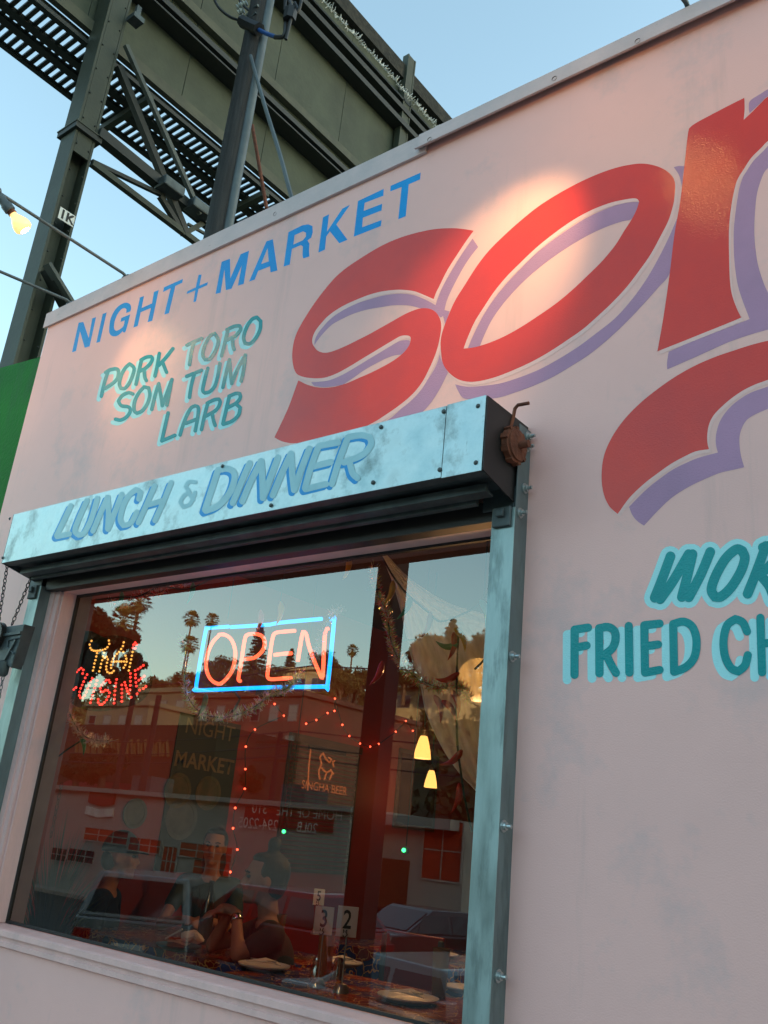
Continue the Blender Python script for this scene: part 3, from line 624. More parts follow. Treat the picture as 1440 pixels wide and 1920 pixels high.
# lettering on the housing front
G4 = (4.5,80,880); G5 = (4,360,790)
def boxword(letters, zz, wd, shift, blue=True):
    k = 0
    for strokes in letters:
        a = MB(); s2 = MB()
        for st in strokes:
            pts = Z(st, *zz); k += 1; y = YP-.0008-.00008*(k % 6)
            v, f = ribbon(pts, wd/zz[0], y-.0004, dz=1e-6); a.add(v, f)
            v, f = ribbon([(p[0]+shift[0]/zz[0], p[1]+shift[1]/zz[0]) for p in pts], wd/zz[0], y+.0002+.00004*(k % 6), dz=1e-6); s2.add(v, f)
        if blue: link('letter_shadow', mesh(s2.v, s2.f), M['boxblue'], sh)
        link('painted_letter', mesh(a.v, a.f), M['boxlite'], sh)
boxword([[[(238,308),(180,430),(118,560)],[(122,566),(225,545)]],
 [[(372,265),(300,430),(272,520),(305,556),(350,535),(410,420),(462,245)]],
 [[(425,520),(480,390),(548,235)],[(548,238),(556,370),(548,500)],[(552,505),(610,360),(668,210)]],
 [[(812,250),(826,195),(790,168),(725,225),(680,310),(655,420),(680,475),(745,450),(795,360)]],
 [[(945,140),(880,290),(808,450)],[(1084,112),(1020,270),(948,432)],[(885,300),(1020,262)]]], G4, 46, (-20,22))
boxword([[[(1290,108),(1235,106),(1205,145),(1240,190),(1190,225),(1160,275),(1185,318),(1245,290),(1285,195)],[(1225,190),(1270,255)]]], G4, 34, (0,0), False)
boxword([[[(195,368),(145,520),(98,662)],[(198,364),(265,355),(312,380),(318,440),(280,540),(200,630),(105,670)]],
 [[(432,315),(370,460),(306,612)]],
 [[(378,600),(440,455),(518,298)],[(520,302),(528,430),(532,575)],[(534,575),(590,420),(645,270)]],
 [[(606,555),(670,400),(742,242)],[(745,246),(752,390),(766,515)],[(768,515),(820,360),(880,205)]],
 [[(948,190),(890,350),(848,500)],[(955,184),(1095,158)],[(905,340),(1040,305)],[(852,508),(1005,470)]],
 [[(1170,120),(1105,290),(1050,470)],[(1175,118),(1270,104),(1335,120),(1342,175),(1280,250),(1140,308)],[(1185,320),(1205,390),(1240,425)]]], G5, 48, (-20,22))
# hand chain and hoist on the left
ch = empty('chain_hoist', onY(20,1240,-.2), 'dark hand chain hoist with pulley on pink wall left of the window', 'hoist')
def chain(p, q, name='chain', r=.012, lk=.03):
    p = Vector(p); q = Vector(q); n = max(2, int((q-p).length/lk)); mb_ = MB(); d = (q-p)/n
    for i in range(n):
        c = p+d*(i+.5); u = Vector((1,0,0)) if i % 2 else Vector((0,1,0)); dn = d.normalized(); a = u; 
        pts = [c+dn*math.cos(t)*lk*.62+a*math.sin(t)*r for t in [k*math.pi/4 for k in range(8)]]
        mb_.tube(pts, r*.33, 5, closed=True)
    return mb_
MB().bar(onY(-20,1195,-.205), onY(40,1186,-.205), .02).build('bracket_rib', M['galvdark'], ch); MB().bar(onY(8,1240,-.205), onY(30,1200,-.205), .02).build('bracket_rib', M['galvdark'], ch); MB().tube([onY(q[0],q[1],-.205) for q in ((38,1196),(16,1200),(14,1214),(26,1226))], .006, 6).build('bracket_rib', M['galvdark'], ch)
chain(onY(14,1058,-.2), onY(-8,1200,-.2)).build('chain', M['black'], ch); chain(onY(60,1078,-.16), onY(22,1172,-.16)).build('chain', M['black'], ch)
chain(onY(6,1268,-.16), onY(-2,1310,-.16), r=.01).build('chain', M['galvdark'], ch)
hp = [(-30,1180),(46,1170),(20,1252),(-5,1235),(-30,1205)]
MB().prism([onY(*q, -.20) for q in hp], (0,.09,0)).build('hoist_bracket', M['galvdark'], ch, bevel=.006)
w_ = onY(-12,1190,-.24); MB().lathe([(0,0),(.10,0),(.10,.012),(.085,.016),(.085,.03),(.10,.034),(.10,.046),(0,.046)], w_, (0,1,0), 24).build('pulley', M['black'], ch, smooth=True)
w_ = onY(5,1252,-.2); MB().lathe([(.03,-.06),(.045,-.04),(.045,.04),(.03,.05)], w_, (0,0,1), 16, True).build('brake_drum', M['galvdark'], ch, smooth=True)

# ================================================================ FLOOD LAMPS ON ARMS
def flood(mx_, bulb, aim, label, energy, ang=70, arm_in=0):
    base = Vector((mx_, -.04, ZT-.015)); bulb = Vector(bulb); aim = Vector(aim)
    e = empty('flood_lamp', base, label, 'lamp', 'flood lamps on arms along the parapet')
    d = (aim-bulb).normalized()
    neck = bulb-d*.16; elbow = neck-d*.10+Vector((0,-.04,.03))
    MB().lathe([(.055,0),(.055,.012),(.03,.018),(.022,.05)], (mx_,.03,ZT+.012), (0,0,1), 16, True).build('mounting_flange', M['conduit'], e, smooth=True)
    a = MB(); a.tube([(mx_,.03,ZT+.03),(mx_,-.03,ZT+.05),elbow], .0135, 10); a.build('arm', M['conduit'], e, smooth=True)
    s_ = MB(); s_.lathe([(.022,-.20),(.034,-.19),(.034,-.12),(.042,-.11),(.042,-.06),(.036,-.055)], neck+d*.08, d, 16, True); s_.build('socket', M['conduit'], e, smooth=True)
    MB().ball(elbow, .04).build('knuckle', M['conduit'], e, smooth=True)
    MB().lathe([(.030,-.14),(.033,-.10)], bulb-d*.01, d, 14, True).build('socket_collar', M['rust'], e, smooth=True)
    b_ = MB(); b_.lathe([(.026,-.115),(.030,-.09),(.045,-.065),(.062,-.03),(.069,.0),(.066,.022),(.054,.034),(.0362,.0404)], bulb, d, 24); b_.build('bulb', M['bulb'], e, smooth=True); MB().lathe([(.036,.0405),(.025,.044),(0,.046)], bulb, d, 24).build('lamp_face', M['lens'], e, smooth=True)
    sp_ = bpy.data.lights.new('lamp_light', 'SPOT'); sp_.energy = energy; sp_.color = (1.0,.62,.27); sp_.spot_size = math.radians(ang); sp_.spot_blend = .9; sp_.shadow_soft_size = .055
    so = bpy.data.objects.new('lamp_light', sp_); C.objects.link(so); so.parent = e; so.location = bulb+d*.06-base; so.rotation_euler = (-d).to_track_quat('Z', 'Y').to_euler()
    return e
b1 = Vector((-5.99,-1.0,4.10+H0))
flood(-6.105, b1, onY(262,715,0), 'lit flood lamp on its arm in front of the sky, left of the steel column', 9, 50)
flood(-6.925, (-7.25,-1.05,4.08+H0), (-7.6,.3,2.6+H0), 'second flood lamp arm, at the left corner of the parapet', 2, 60)
flood(-1.268, (-1.53,-1.0,4.05+H0), onY(925,530,0), 'flood lamp above the big red letters, its arm meeting the parapet at upper right', 38, 46)
flood(.2, (-.45,-1.05,4.05+H0), (.5,0,2.9+H0), 'flood lamp on the parapet right of the view', 6, 115)

# ================================================================ GREEN NEIGHBOUR
gb = empty('green_building', (-12,.35,0), 'bright green painted wall left of the pink restaurant', 'building')
pa = onY(80,668,.35); pb = onY(0,690,.35); zsl = (pa.z-pb.z)/(pa.x-pb.x)
pr = [(-7.215,.35,0),(-7.215,.35,pa.z+zsl*(-7.215-pa.x)),(-16,.35,pa.z+zsl*(-16-pa.x)),(-16,.35,0)]
MB().prism(pr, (0,.3,0)).build('painted_wall', M['green'], gb)
# ================================================================ BILLBOARD (runs away from us above the roof, seen from below and behind)
XB = -10.0
def bz(px, py): return onX(px, py, XB).z
zb0 = bz(413,260); zb1 = bz(748,120) if False else onX(652,0,XB).z
bb_ = empty('billboard', (XB, 4, zb0), 'big olive billboard seen from behind and below, with catwalk and steel columns', 'billboard')
ys = [-3.1]
y1_, y2_ = onX(362,83,XB).y, onX(647,176,XB).y
st = (y2_-y1_)/max(1, round((y2_-y1_)/2.0))
yy = y1_
while yy > -3.4: yy -= st
edges = []
while yy < 11: edges.append(yy); yy += st
zm = onX(637,334,XB).z
for a, b in zip(edges[:-1], edges[1:]):
    MB().box((XB-.05,a+.006,zb0), (XB,b-.006,zb1-.05)).build('back_panel', M['ply'], bb_)
ya, yb_ = edges[0], edges[-1]
def rib(px, py, h, d, mt, name='stringer', off=0):
    z = onX(px, py, XB).z
    m1 = MB(); m1.box((XB+.001+off,ya-.05,z-h/2), (XB+d+off,yb_+.05,z+h/2)); return m1.build(name, mt, bb_)
rib(413,262,.18,.10,M['plyrib'],'bottom_rail'); rib(408,268,.05,.10,M['steelD'],'bottom_rail',-.14)
rib(655,305,.16,.12,M['plyrib']); rib(637,334,.10,.26,M['steelD']); rib(628,345,.03,.30,M['steelD'])
rib(520,5,.10,.18,M['plyrib']); rib(739,240,.12,.26,M['steelD'])
rib(765,236,.12,.22,M['steelD']); rib(790,258,.10,.12,M['plyrib']); rib(806,262,.05,.20,M['steelD'])
zt_ = onX(845,236,XB).z
MB().box((XB-.16,ya-.1,zt_-.34), (XB+.14,yb_+.1,zt_+.02)).build('top_beam', M['bark'], bb_)
spk = MB(); zz_ = onX(797,248,XB).z
for i in range(900):
    y = ya+(yb_-ya)*i/900; 
    p = (XB+.30,y,zz_); q = (XB+.30+random.uniform(-.05,.09),y+random.uniform(-.05,.05),zz_+random.uniform(-.06,.10)); spk.bar(p, q, .012)
o = spk.build('bird_spikes', M['white'], bb_); tag(o, kind='stuff')
# catwalk: grating on four longitudinal beams
ZC = 10.0+H0
xo, xi = -(ZC-H0)/.905, -(ZC-H0)/1.005
gr = MB(); y = -5.5
bays = [(0.06,.34),(.46,.54),(.66,.95)]
while y < 10.5:
    for a, b in bays: gr.box((xo+(xi-xo)*a,y,ZC), (xo+(xi-xo)*b,y+.058,ZC+.035))
    y += .118
o = gr.build('grating', M['steelD'], bb_); tag(o, kind='stuff')
for a, b in ((-.01,.06),(.34,.46),(.54,.66),(.95,1.03)):
    MB().box((xo+(xi-xo)*a,-5.6,ZC-.035), (xo+(xi-xo)*b,10.6,ZC+.03)).build('catwalk_beam', M['steelD'], bb_)
for y in (-.45, 1.9, 4.3, 6.7, 9.1):
    MB().box((xo-.25,y,ZC-.22), (XB+.2,y+.09,ZC-.125)).build('catwalk_bracket', M['steel'], bb_)
MB().box((xo-.3,-1.9,ZC-.30), (xo+.1,-1.6,ZC-.05)).build('bracket_end', M['steelD'], bb_)
# columns
XC = -9.62
def column(xa, xb, ya_, yc, zt, lab, z0=0):
    c_ = MB(); 
    c_.box((xa,ya_,z0), (xb,ya_+.035,zt)); c_.box((xa,yc-.035,z0), (xb,yc,zt)); c_.box((xa+.10,ya_+.0355,z0), (xa+.14,yc-.0355,zt))
    return c_.build('column', M['steel'], bb_)
cx0 = onY(13,633,.9).x; cxm = onY(36,640,.9).x; ycb = onX(85,633,cxm).y
col1 = column(cx0, cxm, .9, ycb, zt_-.3, '')
MB().box((cxm-.03,.94,onX(150,290,cxm).z), (cxm-.002,ycb-.04,zt_-.4)).build('cover_plate', M['steel'], bb_)
zlo = onX(115,470,cxm).z
c2_ = onY(757,290,0); 
yc2 = onX(745,290,-9.8).y
column(-9.95, -9.80, yc2, yc2+.26, bz(770,128), '')
# clamp ring on the first column and horizontal truss
zr = onX(160,240,cxm).z
MB().box((cx0-.05,.86,zr-.10), (cxm+.05,ycb+.06,zr-.02)).build('column_collar', M['steelD'], bb_)
MB().box((cx0-.06,.85,zr-.02), (cxm+.06,ycb+.07,zr)).build('column_collar', M['steel'], bb_)
def mem(a, b, w1, mt, name='brace', X=None, w2=None):
    X = cxm if X is None else X
    return MB().bar(onX(*a, X), onX(*b, X), w1*.75, (w2 or w1)*.75).build(name, M[mt], bb_)
mem((183,250),(398,425),.20,'steelD','truss_beam'); mem((172,303),(308,368),.075,'steelD'); mem((172,306),(378,462),.11,'steel')
mem((222,125),(348,438),.13,'steelD'); mem((236,85),(376,402),.085,'steelL',X=cxm+.15)
mem((345,438),(392,412),.10,'steel'); mem((300,368),(345,440),.10,'steelD')
mem((88,495),(152,600),.17,'steelL',X=cxm+.2,w2=.06); mem((84,505),(134,600),.22,'steelD',X=cxm+.1,w2=.05)
mem((352,420),(392,443),.05,'steel')
for q in ((319,352),(372,392)):
    p = onX(*q, cxm+.1); MB().box((p.x-.12,p.y-.18,p.z-.09), (p.x+.12,p.y+.18,p.z+.07)).build('light_fixture', M['galvdark'], bb_, bevel=.02)
p = onX(245,32,cxm+.02); mbk = MB(); mbk.box((p.x,p.y-.05,p.z-.12), (p.x+.18,p.y+.12,p.z-.04)); mbk.box((p.x+.1,p.y-.02,p.z-.04), (p.x+.16,p.y+.05,p.z+.12)); mbk.build('pipe_clamp', M['galvdark'], bb_)
# 1K plate
pk = onX(125,407,cxm+.004); e1 = onX(138,410,cxm+.004)-onX(112,404,cxm+.004)
MB().box((cxm+.001,pk.y-.11,pk.z-.085), (cxm+.008,pk.y+.11,pk.z+.085)).build('number_plate', M['white'], bb_, bevel=.0)
text('plate_lettering', '1K', .18, frame_mat((cxm+.010,pk.y,pk.z-.005), (0,1,0), (0,0,1)), M['ink'], bb_, bold=.006)
for yq in (.93, ycb-.03):
    for i in range(22): pass
bt = MB()
for i in range(26):
    z = 5.8+i*.42
    for yq in (.955, ycb-.06):
        bt.ball((cxm+.003,yq,z), .014, 6, 4)
tag(bt.build('bolts', M['steelD'], bb_), kind='stuff')

# ================================================================ UTILITY POLE
yp = 2.16; pc = onY(404,442,yp); pr_ = (onY(430,430,yp).x-onY(378,455,yp).x)*.586*.5*.98
up = empty('utility_pole', (pc.x,yp,0), 'weathered wooden utility pole with grey conduit behind the parapet', 'utility pole')
MB().tube([(pc.x,yp,0),(pc.x,yp,5),(pc.x,yp,9),(pc.x,yp,13),(pc.x,yp,17)], [pr_*1.08,pr_*1.0,pr_*.95,pr_*.9,pr_*.85], 20).build('pole', M['pole'], up, smooth=True)
cdx = Vector((.787,.61)); cdp = Vector((pc.x,yp))+Vector((.80,.35)).normalized()*pr_*1.02
MB().tube([(cdp.x,cdp.y,0),(cdp.x,cdp.y,9),(cdp.x-.02,cdp.y,17)], .062, 12).build('conduit', M['conduit'], up, smooth=True)
def on_pole(px, py, f=-1.0):
    d = ray(px, py); n2 = Vector((d.x, d.y)).normalized(); c2 = Vector((pc.x, yp))
    y = yp+f*pr_*n2.y; return onY(px, py, y)
def wire(px, r, mt, name='cable', f=-1.3, sm=True):
    P = cat2(px, False, 80, 6) if sm else [Vector(p) for p in px]
    return MB().tube([on_pole(p.x, p.y, f) for p in P], r, 7).build(name, M[mt], up, smooth=True)
wire([(398,-10),(410,14),(432,32),(456,40)], .02, 'wire'); wire([(445,-6),(456,10),(470,22)], .018, 'wire')
wire([(455,40),(470,48),(486,55)], .085, 'wire', 'splice'); wire([(486,56),(500,63),(516,69)], .028, 'wireblue'); wire([(516,70),(530,69),(535,60),(536,45),(540,30)], .03, 'wire')
wire([(542,38),(546,18)], .085, 'wire', 'splice'); wire([(536,74),(543,45),(548,20),(538,-8)], .022, 'wire'); wire([(548,20),(553,5),(560,22),(565,0),(566,-20)], .02, 'wire'); wire([(534,20),(535,-15)], .02, 'wire')
for q in ((450,12),(458,8),(452,22)):
    MB().lathe([(.012,-.05),(.05,-.04),(.03,-.02),(.055,0),(.03,.02),(.05,.04),(.01,.05)], on_pole(*q, -1.2), (1,.4,.5), 14).build('insulator', M['ceramic'], up, smooth=True)
wire([(462,30),(472,18),(484,10)], .02, 'galvdark', 'bracket'); wire([(470,34),(480,24)], .02, 'galvdark', 'bracket'); wire([(458,36),(462,48)], .03, 'galvdark', 'bracket')
wire([(470,105),(478,135),(500,210),(525,290),(548,375)], .026, 'conduit', 'stay_pipe', f=-1.2)
MB().tube([onY(473,235,yp+.6),onY(500,392,yp+.6)], .025, 8).build('rusty_rod', M['rust'], up)

# ================================================================ ROOM BEHIND THE WINDOW
ZTB = 1.02                              # table height
XW = XL+.152
def lampshade(px, y, label, r=.075, power=6, kind='bell'):
    p = onY(*px, y); e = empty('pendant_lamp', p, label, 'lamp', 'hanging lamps in the dining room')
    if kind == 'bell': MB().lathe([(.028,.11),(.038,.09),(.05,.05),(.068,-.02),(.078,-.09),(.070,-.09),(.03,.08)], p, (0,0,1), 20).build('shade', M['shade'], e, smooth=True)
    elif kind == 'ball': MB().ball(p, r, 20, 12).build('shade', M['shade'], e, smooth=True)
    else:
        s_ = MB(); s_.prism([p+Vector(v) for v in ((-.14,-.1,-.07),(.14,-.1,-.07),(.11,-.07,.07),(-.11,-.07,.07))], (0,.2,0)); s_.build('shade', M['shade'], e)
    MB().tube([(p.x,p.y,p.z+.08),(p.x,p.y,4.34)], .008, 6).build('cord', M['wire'], e)
    MB().lathe([(.03,0),(.03,.06),(.01,.08)], (p.x,p.y,p.z+.10), (0,0,1), 12).build('cap', M['wood'], e)
    l = bpy.data.lights.new('lamp_light', 'POINT'); l.energy = power; l.color = (1.0,.5,.2); l.shadow_soft_size = .1
    lo = bpy.data.objects.new('lamp_light', l); C.objects.link(lo); lo.parent = e; lo.location = (0,0,-.2)
    return e
lampshade((793,1403), 3.2, 'bell shaped glowing glass pendant lamp in front of the mirror', power=4)
lampshade((898,1275), 2.4, 'round glowing globe lamp behind the sheer curtain by the right rail', .17, 15, 'ball')
lampshade((435,1312), 3.3, 'glowing square shaded lamp just below the OPEN sign', power=16, kind='sq')
lampshade((808,1462), 5.6, 'added bell shaped lamp standing in for the mirror reflection of the first one', power=.7)  # added lamp that plays the reflection of the bell lamp in the mirror
# blind on the left wall with the neon beer sign
def lw(px, py, x=XW): return onX(px, py, x)
a = lw(548,1385); b = lw(668,1405); c = lw(652,1640)
bl = empty('bamboo_blind', (XW+.02,a.y,c.z), 'brown slatted blind on the red side wall behind the beer sign', 'blind')
nsl = 30
MB().box((XW+.001,a.y-.06,a.z-.02), (XW+.05,b.y+.06,a.z+.06)).build('head_rail', M['wood'], bl)
slat = None
for i in range(nsl):
    z = a.z-.03-(a.z-c.z)*i/nsl
    if slat is None:
        slat = MB().box((-.006,a.y,-.016), (.006,b.y,.016), Matrix.Rotation(.5, 4, 'Y')).build('slat', M['blind'], bl, world=False); 
        slat.data.transform(Matrix.Translation((0,-a.y,0))); o = slat
    else: o = slat.copy(); C.objects.link(o); o.parent = bl
    o.location = (.012,0,z-c.z)
for yy in (b.y+.02,a.y-.05): MB().box((XW+.001,yy,c.z-.1), (XW+.03,yy+.03,a.z-.03)).build('side_frame', M['wood'], bl)
# beer sign
be = empty('beer_sign', lw(610,1440,XW+.1), 'dim orange edge lit SINGHA BEER sign hanging before the blind', 'sign')
xs_ = XW+.11
MB().box((xs_,lw(578,1404,xs_).y,lw(578,1404,xs_).z), (xs_+.03,lw(645,1418,xs_).y,lw(645,1418,xs_).z+.05)).build('top_rail', M['black'], be)
def tubeX(px, x, r, mt, name, par, n=6): 
    P = cat2(px, False, 70, 4); return MB().tube([onX(p.x, p.y, x) for p in P], r, n).build(name, M[mt], par)
tubeX([(583,1402),(579,1440),(577,1482)], xs_+.01, .008, 'beer', 'edge', be)
text('sign_lettering', 'SINGHA BEER', .125, frame_mat(onX(609,1478,xs_+.01), (0,1,0), (0,0,1)), M['beer'], be)
# lion like emblem of a few strokes
em = [[(600,1462),(598,1445),(603,1432),(600,1420),(606,1412)],[(606,1412),(612,1424),(618,1430),(622,1424),(616,1420)],[(603,1440),(612,1448),(620,1444),(626,1452)],[(608,1462),(612,1450)],[(618,1462),(622,1450),(620,1442)],[(626,1438),(624,1430),(628,1426)]]
for s_ in em: tubeX(s_, xs_+.01, .009, 'beer', 'emblem_stroke', be)
# mirror
a = lw(748,1402); b = lw(822,1420); c = lw(812,1560)
mi_ = empty('wall_mirror', (XW,a.y,c.z), 'dark framed mirror on the red wall behind the bell lamp', 'mirror')
MB().box((XW+.002,a.y,c.z), (XW+.02,b.y,a.z)).build('frame', M['wood'], mi_); MB().box((XW+.0205,a.y+.05,c.z+.05), (XW+.024,b.y-.05,a.z-.05)).build('glass', M['mirror'], mi_)
# poster with the dishes
a = lw(338,1335); b = lw(452,1352); c = lw(430,1640)
po = empty('wall_poster', (XW,a.y,c.z), 'grey green wall menu lettered NIGHT MARKET with round dishes', 'poster')
M['dishpic'] = mat('printed pale dish', (.13,.12,.09), .5, var=(.08,.08,.06), vscale=9); M['postbg'] = mat('poster green grey', (.035,.04,.028), .5); M['posttx'] = mat('poster gold lettering', (.24,.17,.07), .5); M['food'] = mat('dish colours', (.16,.11,.04), .5, var=(.08,.09,.03), vscale=12)
MB().box((XW+.001,a.y,c.z), (XW+.012,b.y,a.z)).build('board', M['postbg'], po)
text('poster_lettering', 'NIGHT', .21, frame_mat(onX(395,1370,XW+.014), (0,1,0), (0,0,1)), M['posttx'], po)
text('poster_lettering', 'MARKET', .20, frame_mat(onX(384,1432,XW+.014), (0,1,0), (0,0,1)), M['posttx'], po, bold=.004)
for i, (q, r) in enumerate((((333,1482),.16),((390,1487),.16),((340,1535),.19),((253,1525),.13))):
    p = onX(*q, XW+.013); MB().lathe([(0,0),(r,0),(r,.006),(r*.8,.004),(r*.78,.001),(0,.001)], p, (1,0,0), 24).build('dish_picture', M['dishpic'] if i > 1 else M['food'], po)
# speaker
p = onX(152,1245,XW+.17); sp_ = empty('loudspeaker', p, 'small dark wall loudspeaker at top left behind the LED sign', 'loudspeaker')
Ms = Matrix.Translation(p) @ Matrix.Rotation(.5, 4, 'Z')
MB().box((-.13,-.16,-.26), (.13,.16,.26), Ms).build('cabinet', M['black'], sp_, bevel=.02)
MB().lathe([(0,.0),(.05,.01),(.09,.03),(.1,.03)], Ms @ Vector((.132,0,-.08)), Ms.to_3x3() @ Vector((1,0,0)), 20).build('cone', M['galvdark'], sp_, smooth=True)
MB().lathe([(0,.01),(.035,.01),(.045,0)], Ms @ Vector((.132,0,.14)), Ms.to_3x3() @ Vector((1,0,0)), 16).build('tweeter', M['galvdark'], sp_)

# ---------------------------------------------------------------- OPEN neon
YN = .42
ne = empty('neon_sign', onY(500,1228,YN), 'blue framed red orange neon sign reading OPEN behind the glass', 'neon sign')
def tubeY(px, y, r, mt, name, par, closed=False, corner=75, n=8, sub=5):
    P = cat2(px, closed, corner, sub); return MB().tube([onY(p.x, p.y, y) for p in P], r, n, closed=closed).build(name, M[mt], par, smooth=True)
NZ = lambda pts: Z(pts, 4.8, 350, 1140)
rN = .0125
tubeY(NZ([(378,168),(200,182),(170,215),(95,640),(88,720),(105,740),(600,720),(850,712)]), YN, rN, 'neonblue', 'neon_tube', ne, corner=120)
tubeY(NZ([(890,712),(1235,706),(1268,690),(1325,130),(1318,104),(1290,98)]), YN, rN, 'neonblue', 'neon_tube', ne, corner=120)
tubeY(NZ([(1215,98),(860,130),(738,152)]), YN, rN, 'neonblue', 'neon_tube', ne); tubeY(NZ([(738,150),(400,172)]), YN+.012, rN, 'neonblue', 'neon_tube', ne)
for st in ([(290,240),(340,240),(395,275),(430,350),(437,440),(410,560),(355,640),(295,682),(230,655),(188,590),(175,500),(195,390),(240,300),(290,248)],
           [(485,660),(466,635),(490,500),(520,300),(545,242),(620,234),(680,255),(702,310),(690,370),(650,420),(600,450),(530,458)],
           [(975,205),(880,212),(800,225),(775,265),(755,380),(735,540),(728,615),(755,640),(850,636),(940,630)],[(790,422),(870,412),(945,408)],
           [(1000,480),(1030,290),(1048,212),(1075,235),(1100,340),(1150,480),(1205,605),(1217,635),(1228,560),(1240,300),(1252,200),(1275,185)]):
    tubeY(NZ(st), YN, rN*.92, 'neonred', 'neon_tube', ne)
ac = [onY(q[0], q[1], YN+.04) for q in NZ([(150,140),(1345,62),(1285,745),(62,770)])]
MB().add(ac, [(0,1,2,3)]).build('clear_backing', M['acrylic'], ne)
for q in ((523,1148),(427,1160)):
    p = onY(*q, YN+.02); MB().tube([p,(p.x,p.y,3.9)], .003, 5).build('hanging_chain', M['galvdark'], ne)
MB().tube([onY(q[0],q[1],YN-.01) for q in ((440,1298),(450,1310),(440,1330),(420,1345))], .008, 6).build('cord', M['wire'], ne)
tr_ = MB().box((-.09,-.03,-.03), (.09,.03,.03), Matrix.Translation(onY(505,1296,YN+.03))).build('transformer', M['black'], ne)

# ---------------------------------------------------------------- LED sign
YLs = .40
le = empty('led_sign', onY(195,1250,YLs), 'black LED dot sign reading THAI CUISINE in amber and red at left', 'led sign')
LZ = lambda pts: Z(pts, 7.2, 100, 1160)
amb = [(515,300),(490,350),(500,395),(518,420),(545,432),(572,434),(600,432),(630,430),(665,422),(700,410),(730,385),(755,340),(750,295),(590,465),(580,510),(568,560),(555,605),(547,655),(535,700),(685,460),(660,560),(645,610),(635,660),(620,710),(670,510),(690,530),(720,515),(735,550),(725,595),(715,645),(715,685),(730,720),(760,735),(790,730),(815,705),(780,665),(780,625),(805,540),(830,505),(858,475),(887,450),(915,410),(940,370),(950,320),(945,450),(975,500),(985,540),(972,625),(950,662),(790,580),(825,580),(858,578),(890,578),(920,578),(955,578),(990,580),(1070,450),(1060,500),(1050,550),(1040,600),(1030,650),(1018,700)]
rd = [(395,740),(405,692),(375,668),(345,690),(315,720),(285,755),(265,795),(240,835),(228,885),(225,930),(245,955),(275,955),(305,930),(455,755),(430,800),(410,850),(390,895),(370,940),(355,990),(350,1035),(368,1068),(397,1070),(425,1035),(445,990),(465,945),(485,900),(505,850),(525,805),(590,835),(575,885),(560,935),(545,985),(530,1035),(515,1085),(500,1135),(765,860),(750,830),(715,830),(685,857),(655,895),(635,940),(645,985),(675,985),(705,965),(735,970),(760,1000),(745,1050),(720,1095),(690,1130),(660,1155),(630,1160),(605,1130),(605,1088),(855,820),(845,870),(838,920),(832,975),(828,1030),(825,1085),(820,1140),(925,1115),(925,1060),(925,1005),(925,950),(925,895),(965,860),(975,900),(990,940),(1000,980),(1020,1010),(1035,960),(1040,900),(1040,845),(1040,790),(1040,740),(1050,1060),(1130,1015),(1120,910),(1115,860),(1110,800),(1110,755),(1105,700),(1145,680),(1180,655),(1215,630),(1155,830),(1190,805),(1225,775),(1165,965),(1215,945),(1250,915),(1105,325),(1085,350),(1125,350),(1075,395),(1105,400)]
d0 = MB().ball((0,0,0), .0085, 8, 5); dme = {}
def dots(lst, mt, nm_):
    first = None
    for q in LZ(lst):
        if first is None:
            first = MB().ball((0,0,0), .0085, 8, 5).build(nm_, M[mt], le, world=False); o = first
        else: o = first.copy(); C.objects.link(o); o.parent = le
        o.location = onY(q[0], q[1], YLs)-le.location
dots(amb, 'ledamb', 'amber_led'); dots(rd, 'ledred', 'red_led')
bd = LZ([(170,900),(260,640),(420,440),(620,260),(900,230),(1130,330),(1300,600),(1330,900),(1180,1120),(880,1220),(560,1250),(300,1180),(190,1060)])
v, f = poly_mesh([bd], YLs+.03); 
M['smoke'] = sheer('smoked sign panel', (.012,.014,.016), .55)
link('smoked_panel', mesh(v, f), M['smoke'], le)
# ---------------------------------------------------------------- tinsel garlands
def tinsel(px, y, mts, rad, n, label, seg=5):
    e = empty('tinsel_garland', onY(*px[0], y), label, 'garland', 'tinsel garlands in the window')
    P = [onY(p.x, p.y, y) for p in cat2(px, False, 120, 6)]
    MB().tube(P, .005, 5).build('core_wire', M['galvdark'], e)
    for mt in mts:
        b = MB()
        for i in range(n):
            k = random.uniform(0, len(P)-1.001); j = int(k); c = P[j].lerp(P[j+1], k-j)
            d = Vector((random.gauss(0,1),random.gauss(0,1),random.gauss(0,1))).normalized(); s_ = d.cross(Vector((random.gauss(0,1),.3,random.gauss(0,1)))).normalized()*.0016
            l = rad*random.uniform(.5,1.1); e1 = c+d*l; mid = c+d*l*.5+Vector((0,0,-.006))
            b.add([c-s_,c+s_,mid+s_,mid-s_,e1+s_*.6,e1-s_*.6], [(0,1,2,3),(3,2,4,5)])
        tag(b.build('strands', M[mt], e), kind='stuff')
    return e
tinsel([(122,1290),(128,1330),(148,1370),(175,1388),(205,1388)], .30, ['tinsel'], .055, 900, 'silver tinsel garland drooping below the LED sign')
tinsel([(345,1190),(346,1250),(350,1300),(375,1335),(420,1345),(470,1330),(510,1300),(540,1290),(560,1262)], .36, ['tinsel','tinselg'], .05, 800, 'silver tinsel garland looped under the OPEN sign')
tinsel([(618,1150),(640,1140),(612,1170),(590,1230)], .34, ['tinsel'], .04, 260, 'short silver tinsel tuft at the upper right corner of the OPEN sign')
tinsel([(700,1060),(708,1110),(725,1150),(733,1200),(750,1240),(780,1270),(820,1288),(860,1285),(880,1310)], .34, ['tinsel','tinselr','tinselg'], .045, 900, 'red green and silver tinsel garland beside the sheer curtain')
tinsel([(205,1125),(235,1135),(262,1115),(300,1110),(332,1085),(345,1095)], .30, ['tinsel','tinselr'], .05, 420, 'tinsel garland along the top left of the window')
